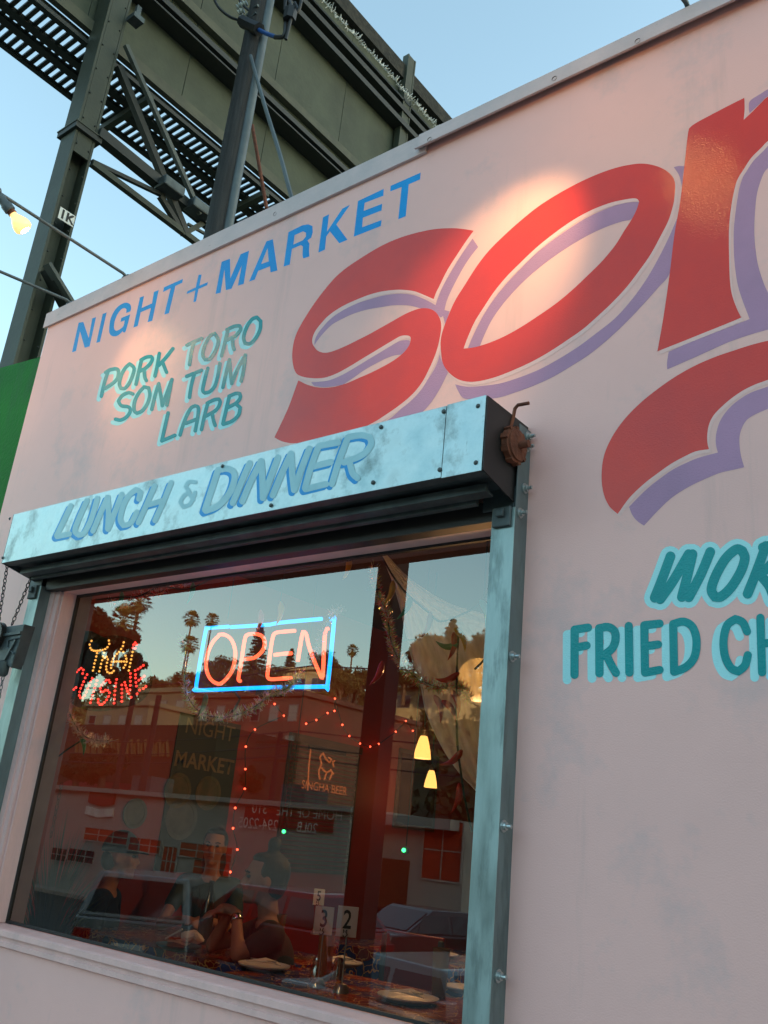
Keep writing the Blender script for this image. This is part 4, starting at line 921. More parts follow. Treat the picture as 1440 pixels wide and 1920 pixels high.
# ---------------------------------------------------------------- chili pepper light string
cs = empty('chili_lights', onY(715,1040,.3), 'dark cord of colourful chili pepper lights hanging at right', 'string lights', 'chili pepper light strings')
def cord(px, y, par, r=.006): return tubeY(px, y, r, 'wire', 'cord', par, corner=150, n=5)
cord([(714,1040),(740,1085),(768,1118),(800,1145),(825,1165),(860,1155),(895,1135),(925,1100)], .3, cs); cord([(860,1180),(857,1250),(856,1330),(858,1400),(866,1460),(872,1500),(885,1560)], .3, cs); cord([(925,1215),(905,1240),(890,1255)], .3, cs)
def chili(q, ang, mt, L_=.075, par=None, y=.3):
    c = onY(*q, y); a = math.radians(ang); dx = Vector((RX[0]*0+math.cos(a), 0, math.sin(a))); nn = Vector((-dx.z,0,dx.x)); pts = []
    for i in range(9):
        t_ = i/8; pts.append(c+dx*L_*2*(t_-.5)+nn*.022*math.sin(math.pi*t_))
    rr = [.006,.016,.0185,.018,.016,.0135,.010,.006,.001]
    o = MB().tube(pts, rr, 8).build('chili_light', M[mt], par, smooth=True)
    return o
for q, an, mt in (((728,1112),-110,'chyel'),((757,1140),-125,'chgrn'),((798,1172),-110,'chpink'),((905,1150),-75,'chteal'),((862,1200),-60,'chyel'),((838,1205),170,'chgrn'),((845,1212),-100,'chred'),((838,1267),190,'chred'),((842,1335),-50,'chred'),((852,1320),-70,'chred'),((845,1420),210,'chred'),((853,1497),-105,'chred'),((820,1330),-70,'chpink')): chili(q, an, mt, par=cs)
cs2 = empty('chili_lights', onY(600,1060,.28), 'dark cord of chili pepper lights strung along the top of the window', 'string lights', 'chili pepper light strings')
cord([(180,1125),(225,1120),(260,1118),(300,1100),(350,1105),(400,1085),(450,1078),(520,1075),(610,1060),(660,1050),(714,1040)], .28, cs2)
for q, an, mt in (((223,1128),-100,'chgrn'),((356,1112),-100,'chgrn'),((522,1150),-95,'chyel'),((484,1165),-95,'chpink'),((648,1065),-100,'chyel'),((705,1262),-120,'chred')): chili(q, an, mt, par=cs2)
cs3 = empty('chili_lights', onY(150,1380,.3), 'thin cord of chili lights at the lower left of the LED sign', 'string lights', 'chili pepper light strings')
cord([(150,1390),(120,1410),(85,1440),(80,1450)], .3, cs3); chili((154,1398), -60, 'chgrn', par=cs3); chili((378,1322), -110, 'chgrn', par=cs3)
# ---------------------------------------------------------------- red fairy lights on the side wall and ceiling line
fl = empty('fairy_lights', lw(460,1442,XW+.04), 'string of tiny red fairy lights running down the wall beside the menu poster', 'string lights', 'red fairy light strings')
fl2 = empty('fairy_lights', lw(640,1370,XW+.04), 'swag of tiny red fairy lights above the beer sign and blind', 'string lights', 'red fairy light strings')
fb = None
def fairy(lst, par, x=XW+.05):
    global fb
    tubeX(lst, x, .005, 'wire', 'cord', par, 5)
    for q in lst:
        if fb is None: fb = MB().ball((0,0,0), .0115, 8, 5).build('bulb', M['fairy'], par, world=False); o = fb
        else: o = fb.copy(); C.objects.link(o); o.parent = par
        o.location = onX(*q, x)-par.location
fairy([(515,1320),(532,1342),(478,1368),(461,1400),(460,1442),(459,1479),(441,1515),(437,1553),(445,1593),(432,1635)], fl)
fairy([(574,1357),(593,1350),(614,1337),(627,1333),(628,1310),(642,1359),(655,1380),(675,1394),(694,1400),(710,1395),(742,1372),(761,1352),(774,1370)], fl2)
for q in ((532,1559),(757,1594)):
    p = onY(*q, 3.0); e = empty('green_indicator', p, 'tiny green light ' + ('above the seated woman with the bun' if q[0] < 600 else 'in front of the white building at right'), 'light')
    MB().ball(p, .018, 8, 5).build('led', M['ledgrn'], e); MB().lathe([(.03,0),(.03,.03),(.02,.04)], p+Vector((0,.01,0)), (0,1,0), 10, True).build('housing', M['black'], e); MB().tube([p+Vector((0,.03,0)),(p.x,p.y+.03,4.34)], .005, 5).build('cord', M['wire'], e)
# hooks stuck on the glass
for q, s_, lb in (((698,1106),1,'small black hook stuck on the glass beside the upper tinsel'),((768,1200),-1,'small black hook on the glass just below the sheer curtain corner')):
    p = onY(*q, GL+.02); e = empty('wall_hook', p, lb, 'hook'); MB().tube([p+Vector((.05*s_,.0,0)),p+Vector((-.035*s_,0,0)),p+Vector((-.04*s_,0,.015))], .005, 6).build('hook_bar', M['black'], e)
# ---------------------------------------------------------------- sheer curtain
cu = []; fcs = []
Lx = [(715,1038),(735,1085),(752,1140),(762,1185),(775,1240),(790,1285),(800,1335),(822,1385),(845,1425),(868,1455),(890,1478),(915,1505)]
n1, n2 = 48, 40
Lp = cat2(Lx, False, 150, 5); Ls = [Lp[int(i*(len(Lp)-1)/n1)] for i in range(n1+1)]
Rp = cat2([(716,1030),(770,1085),(840,1130),(905,1150),(960,1165),(985,1200),(1000,1260),(1000,1330),(1000,1400),(1000,1470),(1000,1520)], False, 150, 5); Rs = [Rp[int(i*(len(Rp)-1)/n1)] for i in range(n1+1)]
for i in range(n1+1):
    for j in range(n2+1):
        t_ = j/n2; q = Ls[i]*(1-t_)+Rs[i]*t_; y = .48+.05*math.sin(t_*30+i*.12)*(.35+i/n1)
        cu.append(onY(q.x, q.y, y))
fcs = [(i*(n2+1)+j, i*(n2+1)+j+1, (i+1)*(n2+1)+j+1, (i+1)*(n2+1)+j) for i in range(n1) for j in range(n2)]
ct = empty('sheer_curtain', onY(860,1150,.5), 'sheer white curtain draped diagonally at the right side of the window', 'curtain')
link('cloth', mesh(cu, fcs), M['curtain'], ct, smooth=True)
tubeY([(q.x,q.y) for q in Ls], .48, .006, 'napkin', 'hem', ct, corner=170, sub=1)
# ---------------------------------------------------------------- tables
def table(x0, x1, y0, y1, label, z=ZTB):
    e = empty('dining_table', ((x0+x1)/2,(y0+y1)/2,.03), label, 'table', 'dining tables with floral oilcloth')
    t_ = MB(); t_.box((x0,y0,z-.012), (x1,y1,z)); t_.build('table_top', M['oil'], e)
    s_ = MB(); n = 40
    def skirt(p, q, dep=.22):
        p = Vector(p); q = Vector(q); nn = (q-p).normalized().cross(Vector((0,0,1)))
        vs_ = []
        for i in range(n+1):
            c_ = p.lerp(q, i/n); w_ = .015*math.sin(i*1.3)+.012; vs_ += [c_, c_+nn*w_*.5+Vector((0,0,-dep*.5)), c_+nn*w_+Vector((0,0,-dep))]
        return vs_, [(3*i+k, 3*i+3+k, 3*i+4+k, 3*i+1+k) for i in range(n) for k in (0,1)]
    for p, q in (((x0,y0,z),(x1,y0,z)),((x1,y0,z),(x1,y1,z)),((x1,y1,z),(x0,y1,z)),((x0,y1,z),(x0,y0,z))): s_.add(*skirt(p, q))
    s_.build('cloth_skirt', M['oil'], e)
    for x, y in ((x0+.1,y0+.1),(x1-.1,y0+.1),(x0+.1,y1-.1),(x1-.1,y1-.1)): MB().box((x-.03,y-.03,.03), (x+.03,y+.03,z-.013)).build('leg', M['galvdark'], e)
table(-4.62, -2.0, .50, 1.75, 'floral oilcloth table nearest the right of the window, numbered cards on it')
table(-6.75, -4.72, 1.10, 2.25, 'floral oilcloth table at the left, two diners leaning on it')
table(-5.8, -3.6, 3.1, 4.2, 'floral oilcloth table farther back in the dark room')
def plate(px, label, z=ZTB, r=.17, blue=False, stuff=True):
    c = onZ(*px, z+.02); c.z = z+.001; e = empty('plate', c, label, 'plate', 'laid plates on the tables')
    MB().lathe([(0,.012),(r*.62,.010),(r*.72,.014),(r,.032),(r*1.01,.034),(r,.026),(r*.7,.002),(0,.001)], c, (0,0,1), 32).build('dish', M['bluep'] if blue else M['plate'], e, smooth=True)
    if stuff:
        nb = MB(); a = random.uniform(-.3,.3); R4 = Matrix.Translation(c+Vector((.01,0,.018))) @ Matrix.Rotation(a, 4, 'Z')
        nb.prism([R4 @ Vector(v) for v in ((-.12,-.045,.02),(.03,-.05,.035),(.12,-.01,.02),(.06,.05,.03),(-.02,.03,.045),(-.1,.03,.02))], (0,0,.006)); nb.build('napkin', M['napkin'], e)
        MB().bar(c+Vector((-.12,-.01,.052)), c+Vector((.09,.02,.058)), .012, .004).build('fork', M['screw'], e); MB().bar(c+Vector((-.09,.025,.05)), c+Vector((.11,-.02,.06)), .016, .005).build('spoon', M['screw'], e)
    return e
plate((495,1812), 'white plate with napkin and cutlery in front of the woman with the bun')
plate((765,1872), 'white plate with napkin and fork nearest the right rail', r=.18)
plate((640,1806), 'white plate piled with napkin behind the card numbered 2', r=.15)
plate((826,1790), 'white plate with small gold dish on the far table at right', r=.15)
plate((875,1855), 'white plate cut off by the right guide rail', r=.15, stuff=False)
plate((335,1775), 'blue and white plate with used napkin at the left end of the table', r=.16, blue=True)
def crumpled(px, label, s_=.09, z=ZTB):
    c = onZ(*px, z+.03); c.z = z+.04; b = MB().ball(c, (s_,s_*.8,s_*.42), 14, 9)
    b.v = [tuple(Vector(v)+.04*Vector((noise.noise(Vector(v)*17),noise.noise(Vector(v)*19+Vector((5,0,0))),noise.noise(Vector(v)*15)))) for v in b.v]
    o = b.build('paper_napkin', M['napkin']); tag(o, label, 'napkin', 'crumpled paper napkins'); return o
crumpled((360,1763), 'crumpled white napkin on the plate at the far left end of the table'); crumpled((447,1775), 'crumpled paper napkin beside the elbow of the seated woman')
# chopstick like straw
p = onZ(310,1760,ZTB+.02); q = onZ(342,1742,ZTB+.1); o = MB().bar(p, q, .012).build('knife', M['plate']); tag(o, 'pale plastic knife leaning on the plate at left', 'knife')
def tumbler(px, label, mt='amber', h=.19, r=.055, z=ZTB):
    c = onZ(*px, z); e = MB(); e.lathe([(0,.004),(r*.78,.004),(r*.8,0),(r,h),(r*.93,h),(r*.74,.012),(0,.012)], c, (0,0,1), 24); o = e.build('tumbler', M[mt], smooth=True); return tag(o, label, 'tumbler', 'amber tumblers on the tables')
tumbler((605,1838), 'tall amber tumbler standing behind the card numbered 3', h=.30); tumbler((822,1868), 'amber tumbler in front of the plate at right', h=.27); tumbler((513,1800), 'amber tumbler close to the woman\'s arm', h=.30)
tumbler((415,1765), 'amber tumbler before the diner facing us', h=.2)
c = onZ(380,1770,ZTB); o = MB().lathe([(0,.003),(.05,.003),(.055,.02),(.055,.20),(.045,.27),(.018,.34),(.016,.42),(.020,.43),(.020,.45)], c, (0,0,1), 20).build('glass_bottle', mat('dark bottle glass', (.03,.035,.03), .08, spec=.8), smooth=True); tag(o, 'dark glass bottle on the table in front of the frontal diner', 'bottle')
# number cards
def card(num, px_card, px_base, y, wpx, label, hh=None):
    p = onY(*px_card, y); w_ = wpx*(p-Vector((0,-D,H0))).length/1790; h_ = w_*1.36
    e = empty('number_card', (p.x,y,ZTB), label, 'number card', 'table number cards')
    rot = Matrix.Translation((p.x,y,p.z)) @ Matrix.Rotation(random.uniform(-.12,.12)-.72+1.44, 4, 'Z')
    MB().box((-w_/2,-.003,-h_/2), (w_/2,.003,h_/2), rot).build('card', M['white'], e, bevel=.004)
    me = font_mesh(num, h_*.86, bold=h_*.012); me.transform(Matrix.Scale(.75,4,(1,0,0))); me.transform(rot @ frame_mat((0,-.0045,h_*.04), (1,0,0), (0,0,1))); link('number', me, M['ink'], e)
    MB().tube([(p.x,y+.008,ZTB+.02),(p.x,y+.008,p.z-h_*.35)], .005, 6).build('stem', M['screw'], e)
    cl_ = MB(); 
    for s_ in (-1,1): cl_.tube([(p.x,y-.012,p.z-h_*.52),(p.x+s_*.02,y-.012,p.z-h_*.42),(p.x+s_*.008,y-.012,p.z-h_*.33),(p.x+s_*.014,y-.012,p.z-h_*.26)], .004, 5)
    cl_.build('clip', M['black'], e); MB().lathe([(.0,.05),(.03,.045),(.045,.02),(.05,0)], (p.x,y+.008,ZTB+.001), (0,0,1), 18).build('base', M['screw'], e, smooth=True)
card('3', (607,1726), None, 1.05, 34, 'white number card 3 on a wire stand'); card('2', (651,1728), None, 1.05, 37, 'white number card 2 on a wire stand, right of the 3'); card('5', (598,1682), None, 3.4, 20, 'small number card 5 on a table farther back')
for q in ((592,1836),(632,1836)):
    c = onZ(*q, ZTB); o = MB().lathe([(0,.13),(.025,.125),(.032,.10),(.028,.085),(.04,.06),(.042,.0)], c, (0,0,1), 16).build('salt_shaker', M['chrome'], smooth=True); tag(o, ('small shaker at the foot of the 3 card' if q[0] < 610 else 'small shaker below the 2 card'), 'shaker', 'shakers beside the number cards')
# plant in the lower left corner
pp = onY(95,1700,.75); e = empty('potted_grass', (pp.x,pp.y,.03), 'dark spiky potted plant in the lower left corner of the window', 'plant')
MB().lathe([(0,0),(.16,0),(.2,.42),(.17,.42),(.14,.05)], (pp.x,pp.y,.03), (0,0,1), 20).build('pot', M['black'], e, smooth=True)
bl_ = MB()
for i in range(260):
    a = random.uniform(0,6.283); h_ = random.uniform(.8,1.55); sp2 = random.uniform(.05,.55); c = Vector((pp.x,pp.y,.42)); d = Vector((math.cos(a),math.sin(a),0)); s_ = Vector((-d.y,d.x,0))*.009
    pts = [c+d*sp2*t_*t_+Vector((0,0,h_*(t_-.25*t_*t_*sp2*2))) for t_ in (0,.35,.7,1)]
    bl_.add([pts[0]-s_,pts[0]+s_,pts[1]+s_,pts[1]-s_,pts[2]+s_*.7,pts[2]-s_*.7,pts[3]], [(0,1,2,3),(3,2,4,5),(5,4,6)])
bl_.build('blades', M['leaf'], e)
chx = onY(100,1560,.5); hc = empty('hanging_chain', onY(115,1470,.5), 'thin reddish chain hanging at the left edge inside the window', 'chain'); chain(onY(116,1468,.5), onY(95,1570,.5), r=.012, lk=.035).build('links', M['rust'], hc)
# chairs
def chair(x, y, rz, label):
    e = empty('chair', (x,y,.03), label, 'chair', 'red dining chairs', rz)
    def bx(n_, a, b, mt='chred'): MB().box(a, b).build(n_, M['chair' if mt == 'chred' else mt], e, world=False, bevel=.01)
    bx('seat', (-.26,-.26,.54), (.26,.26,.59)); bx('backrest', (-.26,.24,.85), (.26,.28,1.22))
    for sx in (-1,1):
        for sy, zt in ((-1,.54),(1,1.2)): bx('leg', (sx*.24-.02,sy*.24-.02,0), (sx*.24+.02,sy*.24+.02,zt), 'galvdark')
chair(-4.4, 2.35, .15, 'red chair tucked behind the right hand table'); chair(-3.3, 2.2, -.2, 'red chair at the far side of the right hand table near the rail'); chair(-4.6, 4.6, 0, 'red chair behind the far table')
# ================================================================ PEOPLE
def capsule(b, p, r1, q, r2, n=12):
    p = Vector(p); q = Vector(q); L_ = (q-p).length; st_ = max(2, int(L_/(min(r1, r2)*.45)))
    for i in range(st_+1):
        t_ = i/st_; r = r1+(r2-r1)*t_; b.ball(p.lerp(q, t_), r, n, 7)
def remesh(b, name, mt, parent, vox, smooth_it=6):
    me = mesh(b.v, b.f); o = bpy.data.objects.new('tmp', me); C.objects.link(o)
    r = o.modifiers.new('r', 'REMESH'); r.mode = 'VOXEL'; r.voxel_size = vox; s_ = o.modifiers.new('s', 'SMOOTH'); s_.iterations = smooth_it; s_.factor = .5
    dg = bpy.context.evaluated_depsgraph_get(); m2 = bpy.data.meshes.new_from_object(o.evaluated_get(dg)); bpy.data.objects.remove(o)
    m2.materials.clear(); return link(name, m2, mt, parent, smooth=True)
def person(head, face, label, k=1.42, la=None, ra=None, hair='short', shirt='shirt', cap=False, lean=0, watch=False):
    """head: centre of the head; face: horizontal direction looked at; arms given as (elbow, hand) in body coordinates (forward, left, up) metres from the head centre"""
    F = Vector((face[0],face[1],0)).normalized(); Lf = Vector((-F.y,F.x,0)); U = Vector((0,0,1)); head = Vector(head)
    W = lambda a, b, c: head+(F*a+Lf*b+U*c)*k
    e = empty('person', (head.x,head.y,.03), label, 'person')
    B = MB(); el = lambda c, r, n=18, m_=12: B.add([W(c[0]+r[0]*x, c[1]+r[1]*y, c[2]+r[2]*z) for x, y, z in MB().ball((0,0,0), 1, n, m_).v], MB().ball((0,0,0), 1, n, m_).f)
    cp = lambda b_, p, r1, q, r2: capsule(b_, W(*p), r1*k, W(*q), r2*k)
    el((-.012,0,.02), (.098,.076,.105)); el((.028,0,-.045), (.062,.058,.07)); cp(B,(.045,-.02,-.092),.026,(.045,.02,-.092),.026); el((.070,0,-.100),(.024,.024,.020))
    cp(B,(.085,0,.012),.009,(.108,0,-.026),.0125); el((.100,0,-.030),(.014,.019,.010)); cp(B,(.082,-.030,.028),.012,(.082,.030,.028),.012)
    el((.086,0,-.056),(.013,.022,.007)); el((.084,0,-.068),(.013,.019,.008))
    for s_ in (-1,1): el((-.008,s_*.078,-.012),(.018,.008,.030)); el((.062,s_*.045,-.022),(.025,.02,.025))
    cp(B,(-.03,0,-.08),.052,(-.055+lean*.2,0,-.20),.056)
    cp(B,(-.05,-.02,-.215),.06,(-.05,.02,-.215),.06)
    T = MB(); ch_ = -.09-lean
    for b_, g_ in ((B,0),(T,.012)):
        bb2 = b_
        capsule(bb2, W(-.055,-.150,-.24), (.055+g_)*k, W(-.055,.150,-.24), (.055+g_)*k)
        for c_, r_ in (((-.075,0,-.37),(.115,.165,.15)),((-.09,0,-.52),(.11,.145,.14)),((-.10,0,-.68),(.125,.165,.12))):
            bb2.add([W(c_[0]+(r_[0]+g_)*x, c_[1]+(r_[1]+g_)*y, c_[2]+(r_[2]+g_)*z) for x, y, z in MB().ball((0,0,0), 1, 20, 12).v], MB().ball((0,0,0), 1, 20, 12).f)
    for s_ in (-1,1): cp(B,(-.08,s_*.09,-.72),.075,(.32,s_*.12,-.74),.055); cp(B,(.33,s_*.12,-.76),.05,(.31,s_*.12,-1.08),.035)
    for s_, arm in ((1,la),(-1,ra)):
        if not arm: arm = ((-.02,s_*.22,-.52),(.18,s_*.16,-.56))
        elb, hnd = Vector(arm[0]), Vector(arm[1]); shp = Vector((-.055,s_*.172,-.243))
        cp(B, shp, .047, elb, .036); cp(B, elb, .037, hnd, .024)
        cp(T, shp, .062, shp.lerp(elb,.55), .055)
        d = (hnd-elb).normalized(); fw = Vector(arm[2]).normalized() if len(arm) > 2 else d
        side = fw.cross(Vector((0,0,1))); side = side.normalized() if side.length > .1 else Vector((0,1,0))
        palm = hnd+fw*.045; cp(B, hnd, .024, palm, .026); cp(B, palm+side*.02, .018, palm-side*.02, .018)
        for i, ln_ in enumerate((.072,.082,.076,.058)):
            b0 = palm+side*(.030-.019*i)+fw*.02; kn = b0+fw*ln_*.5; tp = kn+(fw*.75+Vector((0,0,-.65))).normalized()*ln_*.5
            cp(B, b0, .0098, kn, .0092); cp(B, kn, .0092, tp, .0078)
        th = hnd+side*.026*s_; cp(B, th, .012, th+(fw*.7+side*.5*s_)*.055, .009)
        if watch and s_ == 1: MB().lathe([(.030*k,-.014*k),(.031*k,-.012*k),(.031*k,.012*k),(.030*k,.014*k)], W(*(elb.lerp(hnd,.88))), F*d.x+Lf*d.y+U*d.z, 20).build('bracelet', M['chrome'], e, smooth=True)
    remesh(B, 'body', M['skin'], e, .0098*k/1.1)
    remesh(T, 'shirt', M[shirt], e, .016*k)
    for s_ in (-1,1):
        MB().ball(W(.079,s_*.032,.008), (.012*k,.012*k,.008*k), 10, 6).build('eye', M['ink'], e, smooth=True)
        MB().tube([W(.088,s_*.018,.026),W(.090,s_*.034,.031),W(.080,s_*.050,.026)], .0042*k, 6).build('eyebrow', M['hair'], e)
    MB().tube([W(.097,-.020,-.062),W(.1005,0,-.061),W(.097,.020,-.062)], .0028*k, 6).build('mouth', mat('lips', (.25,.07,.06), .5) if 'lips' not in M else M['lips'], e)
    Hh = MB(); he = lambda c, r: Hh.add([W(c[0]+r[0]*x, c[1]+r[1]*y, c[2]+r[2]*z) for x, y, z in MB().ball((0,0,0), 1, 22, 14).v], MB().ball((0,0,0), 1, 22, 14).f)
    if not cap:
        he((-.040,0,.036),(.094,.084,.096)); he((-.058,0,-.01),(.066,.079,.085)); he((.012,0,.094),(.055,.060,.030))
        for s_ in (-1,1): he((-.004,s_*.066,.035),(.032,.014,.045))
    else:
        he((-.055,0,-.02),(.062,.079,.07))
    if hair == 'bun': he((-.035,0,.165),(.036,.036,.038)); he((-.03,0,.13),(.028,.028,.03))
    if hair == 'long': he((-.075,0,-.10),(.05,.085,.12)); he((-.085,0,-.2),(.04,.08,.1))
    remesh(Hh, 'hair', M['hair'], e, .009*k, 3)
    if cap:
        Cp = MB(); Cp.add([W(-.012+.112*x, .092*y, .035+.115*max(z,-.1)) for x, y, z in MB().ball((0,0,0), 1, 22, 14).v], MB().ball((0,0,0), 1, 22, 14).f); Cp.build('cap', M['denim'], e, smooth=True)
        br = MB(); br.prism([W(.07+.085*math.cos(t_), .085*math.sin(t_), .035-.012*math.cos(t_)) for t_ in [(-math.pi/2)+math.pi*i/12 for i in range(13)]], U*.007*k); br.build('cap_brim', M['denim'], e)
    return e
cs_ = Vector((-.787,-.61))
hw = onY(494,1648,1.52); kw = 1.46
tz = (ZTB+.05-hw.z)/kw
person(hw, (-.60,-.80), 'woman in charcoal t-shirt with hair in a bun, chin resting on her hands', k=kw, hair='bun', watch=True,
       la=((.10,.175,tz),(.115,.055,-.165),(.55,-.75,.30)), ra=((.19,-.12,tz),(.135,-.03,-.155),(.9,.2,-.15)))
hm = onY(402,1588,2.25); tz2 = (ZTB+.05-hm.z)/1.3
person(hm, (.62,-.78), 'diner with dark hair facing the window behind a bottle', k=1.3, hair='long', shirt='grayshirt', la=((.16,.24,tz2),(.30,.06,tz2+.06),(.6,-.7,-.1)), ra=((.16,-.24,tz2),(.30,-.06,tz2+.05),(.6,.7,-.1)))
hc_ = onY(228,1606,1.55)
person(hc_, (.75,.62), 'diner in navy cap turned away toward the room at left', k=1.42, hair='short', shirt='denim', cap=True)

# ================================================================ THE STREET OPPOSITE (seen mirrored in the window)
def win(parent, p, w_, h_, mt='winglass', fm='whiteold', dep=.06, n=(2,2), axis=(1,0,0), out=(0,1,0)):
    ax = Vector(axis); o_ = Vector(out); p = Vector(p)
    f = MB(); t_ = .06
    def bxx(u0,u1,v0,v1,d0,d1,b):
        vs_ = [p+ax*u+Vector((0,0,v))+o_*d for d in (d0,d1) for u, v in ((u0,v0),(u1,v0),(u1,v1),(u0,v1))]
        b.add(vs_, [(0,1,2,3),(7,6,5,4),(0,4,5,1),(1,5,6,2),(2,6,7,3),(3,7,4,0)])
    bxx(-w_/2-t_,w_/2+t_,-h_/2-t_,-h_/2,0.002,dep,f); bxx(-w_/2-t_,w_/2+t_,h_/2,h_/2+t_,0.002,dep,f); bxx(-w_/2-t_,-w_/2,-h_/2,h_/2,.002,dep,f); bxx(w_/2,w_/2+t_,-h_/2,h_/2,.002,dep,f)
    for i in range(1, n[0]): bxx(-w_/2+w_*i/n[0]-.02,-w_/2+w_*i/n[0]+.02,-h_/2,h_/2,.004,dep*.8,f)
    for i in range(1, n[1]): bxx(-w_/2,w_/2,-h_/2+h_*i/n[1]-.02,-h_/2+h_*i/n[1]+.02,.003,dep*.75,f)
    fo = f.build('window', M[fm], parent); g_ = MB(); bxx(-w_/2,w_/2,-h_/2,h_/2,.0015,dep*.4,g_); go = g_.build('pane', M[mt], parent); 
    mw = go.matrix_basis.copy(); go.parent = fo; return fo
# white diner with the red fascia sign
YD = -22.0
a = seenY(95,1478,YD); b = seenY(655,1538,YD); zr_ = (a.z+seenY(400,1490,YD).z+b.z)/3
dn = empty('diner', ((a.x+b.x)/2,YD,GST), 'low white diner with dark red fascia sign across the street', 'building')
xL, xR = min(a.x,b.x), max(a.x,b.x)
MB().box((xL,YD-10,GST+.1), (xR,YD,zr_)).build('wall', M['whiteold'], dn); MB().box((xL-.2,YD-10.2,zr_+.001), (xR+.2,YD+.25,zr_+.18)).build('roof', M['whiteold'], dn)
def signband(q0, q1, txts, mt, y, parent, nm_='sign_board'):
    a = seenY(*q0, y); b = seenY(*q1, y); x0, x1 = min(a.x,b.x), max(a.x,b.x); z0, z1 = min(a.z,b.z), max(a.z,b.z)
    MB().box((x0,y,z0), (x1,y+.08,z1)).build(nm_, M[mt], parent)
    for tx, u, v, sz in txts: text('sign_lettering', tx, sz, frame_mat((x1+(x0-x1)*u,y+.09,z0+(z1-z0)*v), (-1,0,0), (0,0,1)), M['white'], parent)
signband((463,1512),(624,1562),[('310',.30,.74,.62),('294-2205',.26,.30,.62),('HOME OF THE',.72,.72,.55),('20LB',.80,.26,.5)][:0], 'signred', YD+.001, dn)
a1 = seenY(463,1512,YD); b1_ = seenY(624,1562,YD)
x0_, x1_ = min(a1.x,b1_.x), max(a1.x,b1_.x); zc_ = (a1.z+b1_.z)/2
text('sign_lettering', '310\n294-2205', .56, frame_mat((a1.x+(b1_.x-a1.x)*.18,YD+.10,zc_), (-1,0,0), (0,0,1)), M['white'], dn, align='CENTER')
text('sign_lettering', 'HOME OF THE\n20LB', .50, frame_mat((a1.x+(b1_.x-a1.x)*.74,YD+.10,zc_), (-1,0,0), (0,0,1)), M['white'], dn, align='CENTER')
for q0, q1, mt in (((340,1585),(435,1610),'orange'),((335,1590),(300,1640),'orange'),((245,1570),(300,1600),'orange'),((160,1560),(240,1575),'orange'),((130,1590),(175,1620),'winglass'),((100,1590),(125,1615),'winglass'),((365,1618),(430,1640),'orange')):
    a = seenY(*q0, YD); b = seenY(*q1, YD); w_, h_ = abs(a.x-b.x), max(.5,abs(a.z-b.z)); win(dn, ((a.x+b.x)/2,YD,max((a.z+b.z)/2,GST+.2+h_/2)), w_, h_, mt, n=(3,2))
sg = seenY(185,1500,YD+.2); MB().prism([(sg.x+dx_,YD+.002,sg.z+dz_) for dx_, dz_ in ((-0.92,-0.13),(-0.92,0.38),(-0.50,0.48),(0.50,0.48),(0.92,0.38),(0.92,-0.13),(0.00,-0.25))], (0,.1,0)).build('sign_crest', M['signred'], dn)
MB().prism([(sg.x+dx_,YD+.002,sg.z+dz_) for dx_, dz_ in ((-1.01,-0.63),(-1.01,-0.29),(0.00,-0.40),(1.01,-0.29),(1.01,-0.63),(0.00,-0.73))], (0,.08,0)).build('sign_ribbon', M['white'], dn)
for q in ((275,1480),(560,1498)):
    p = seenY(*q, YD-3); MB().box((p.x-.7,YD-4,zr_+.181), (p.x+.7,YD-2.6,zr_+1.0)).build('roof_unit', M['conduit'], dn)
# gold script fascia of a shop and its dark awning
a = seenY(170,1375,-27); sp0 = empty('shop_sign', (a.x,-33,GST), 'dark shop front with gold brush strokes like script above an awning', 'building')
b = seenY(310,1465,-33); a = seenY(150,1370,-33)
MB().box((min(a.x,b.x)-3,-40,GST), (max(a.x,b.x)+4,-33,a.z+.4)).build('wall', mat('dark olive siding', (.045,.045,.03), .8), sp0)
gsx = MB()
for i in range(14):
    c_ = Vector((a.x+(b.x-a.x)*(i+.5)/14,-32.95,a.z-1.0)); gsx.tube([c_+Vector((.3,0,-.5)),c_+Vector((-.1,0,.45)),c_+Vector((-.35,0,.2)),c_+Vector((-.2,0,-.5))], .10, 6)
gsx.build('script_strokes', M['posttx'], sp0, smooth=True)
MB().prism([(a.x,-33,a.z-3.2),(a.x,-31.6,a.z-4.0),(a.x,-33,a.z-4.0)], (b.x-a.x,0,0)).build('awning', M['signred'], sp0)
# small white building on the right
a = seenY(692,1548,-24); b = seenY(868,1640,-24); xl, xr = min(a.x,b.x), max(a.x,b.x); zt2 = seenY(780,1552,-24).z
wb = empty('white_building', ((xl+xr)/2,-24,GST), 'small white stucco building with one dark opening and flat eave', 'building')
MB().box((xl,-33,GST+.1), (xr,-24,zt2)).build('wall', M['whiteold'], wb); MB().box((xl-2.2,-33.2,zt2+.001), (xl+4,-23.4,zt2+.35)).build('eave', M['whiteold'], wb)
pw = seenY(830,1595,-24); win(wb, (pw.x,-24,pw.z), 1.6, 1.9, 'orange'); MB().box((xl+.8,-24+.001,GST+.1), (xl+2.0,-23.95,GST+2.9)).build('door', M['wood'], wb)
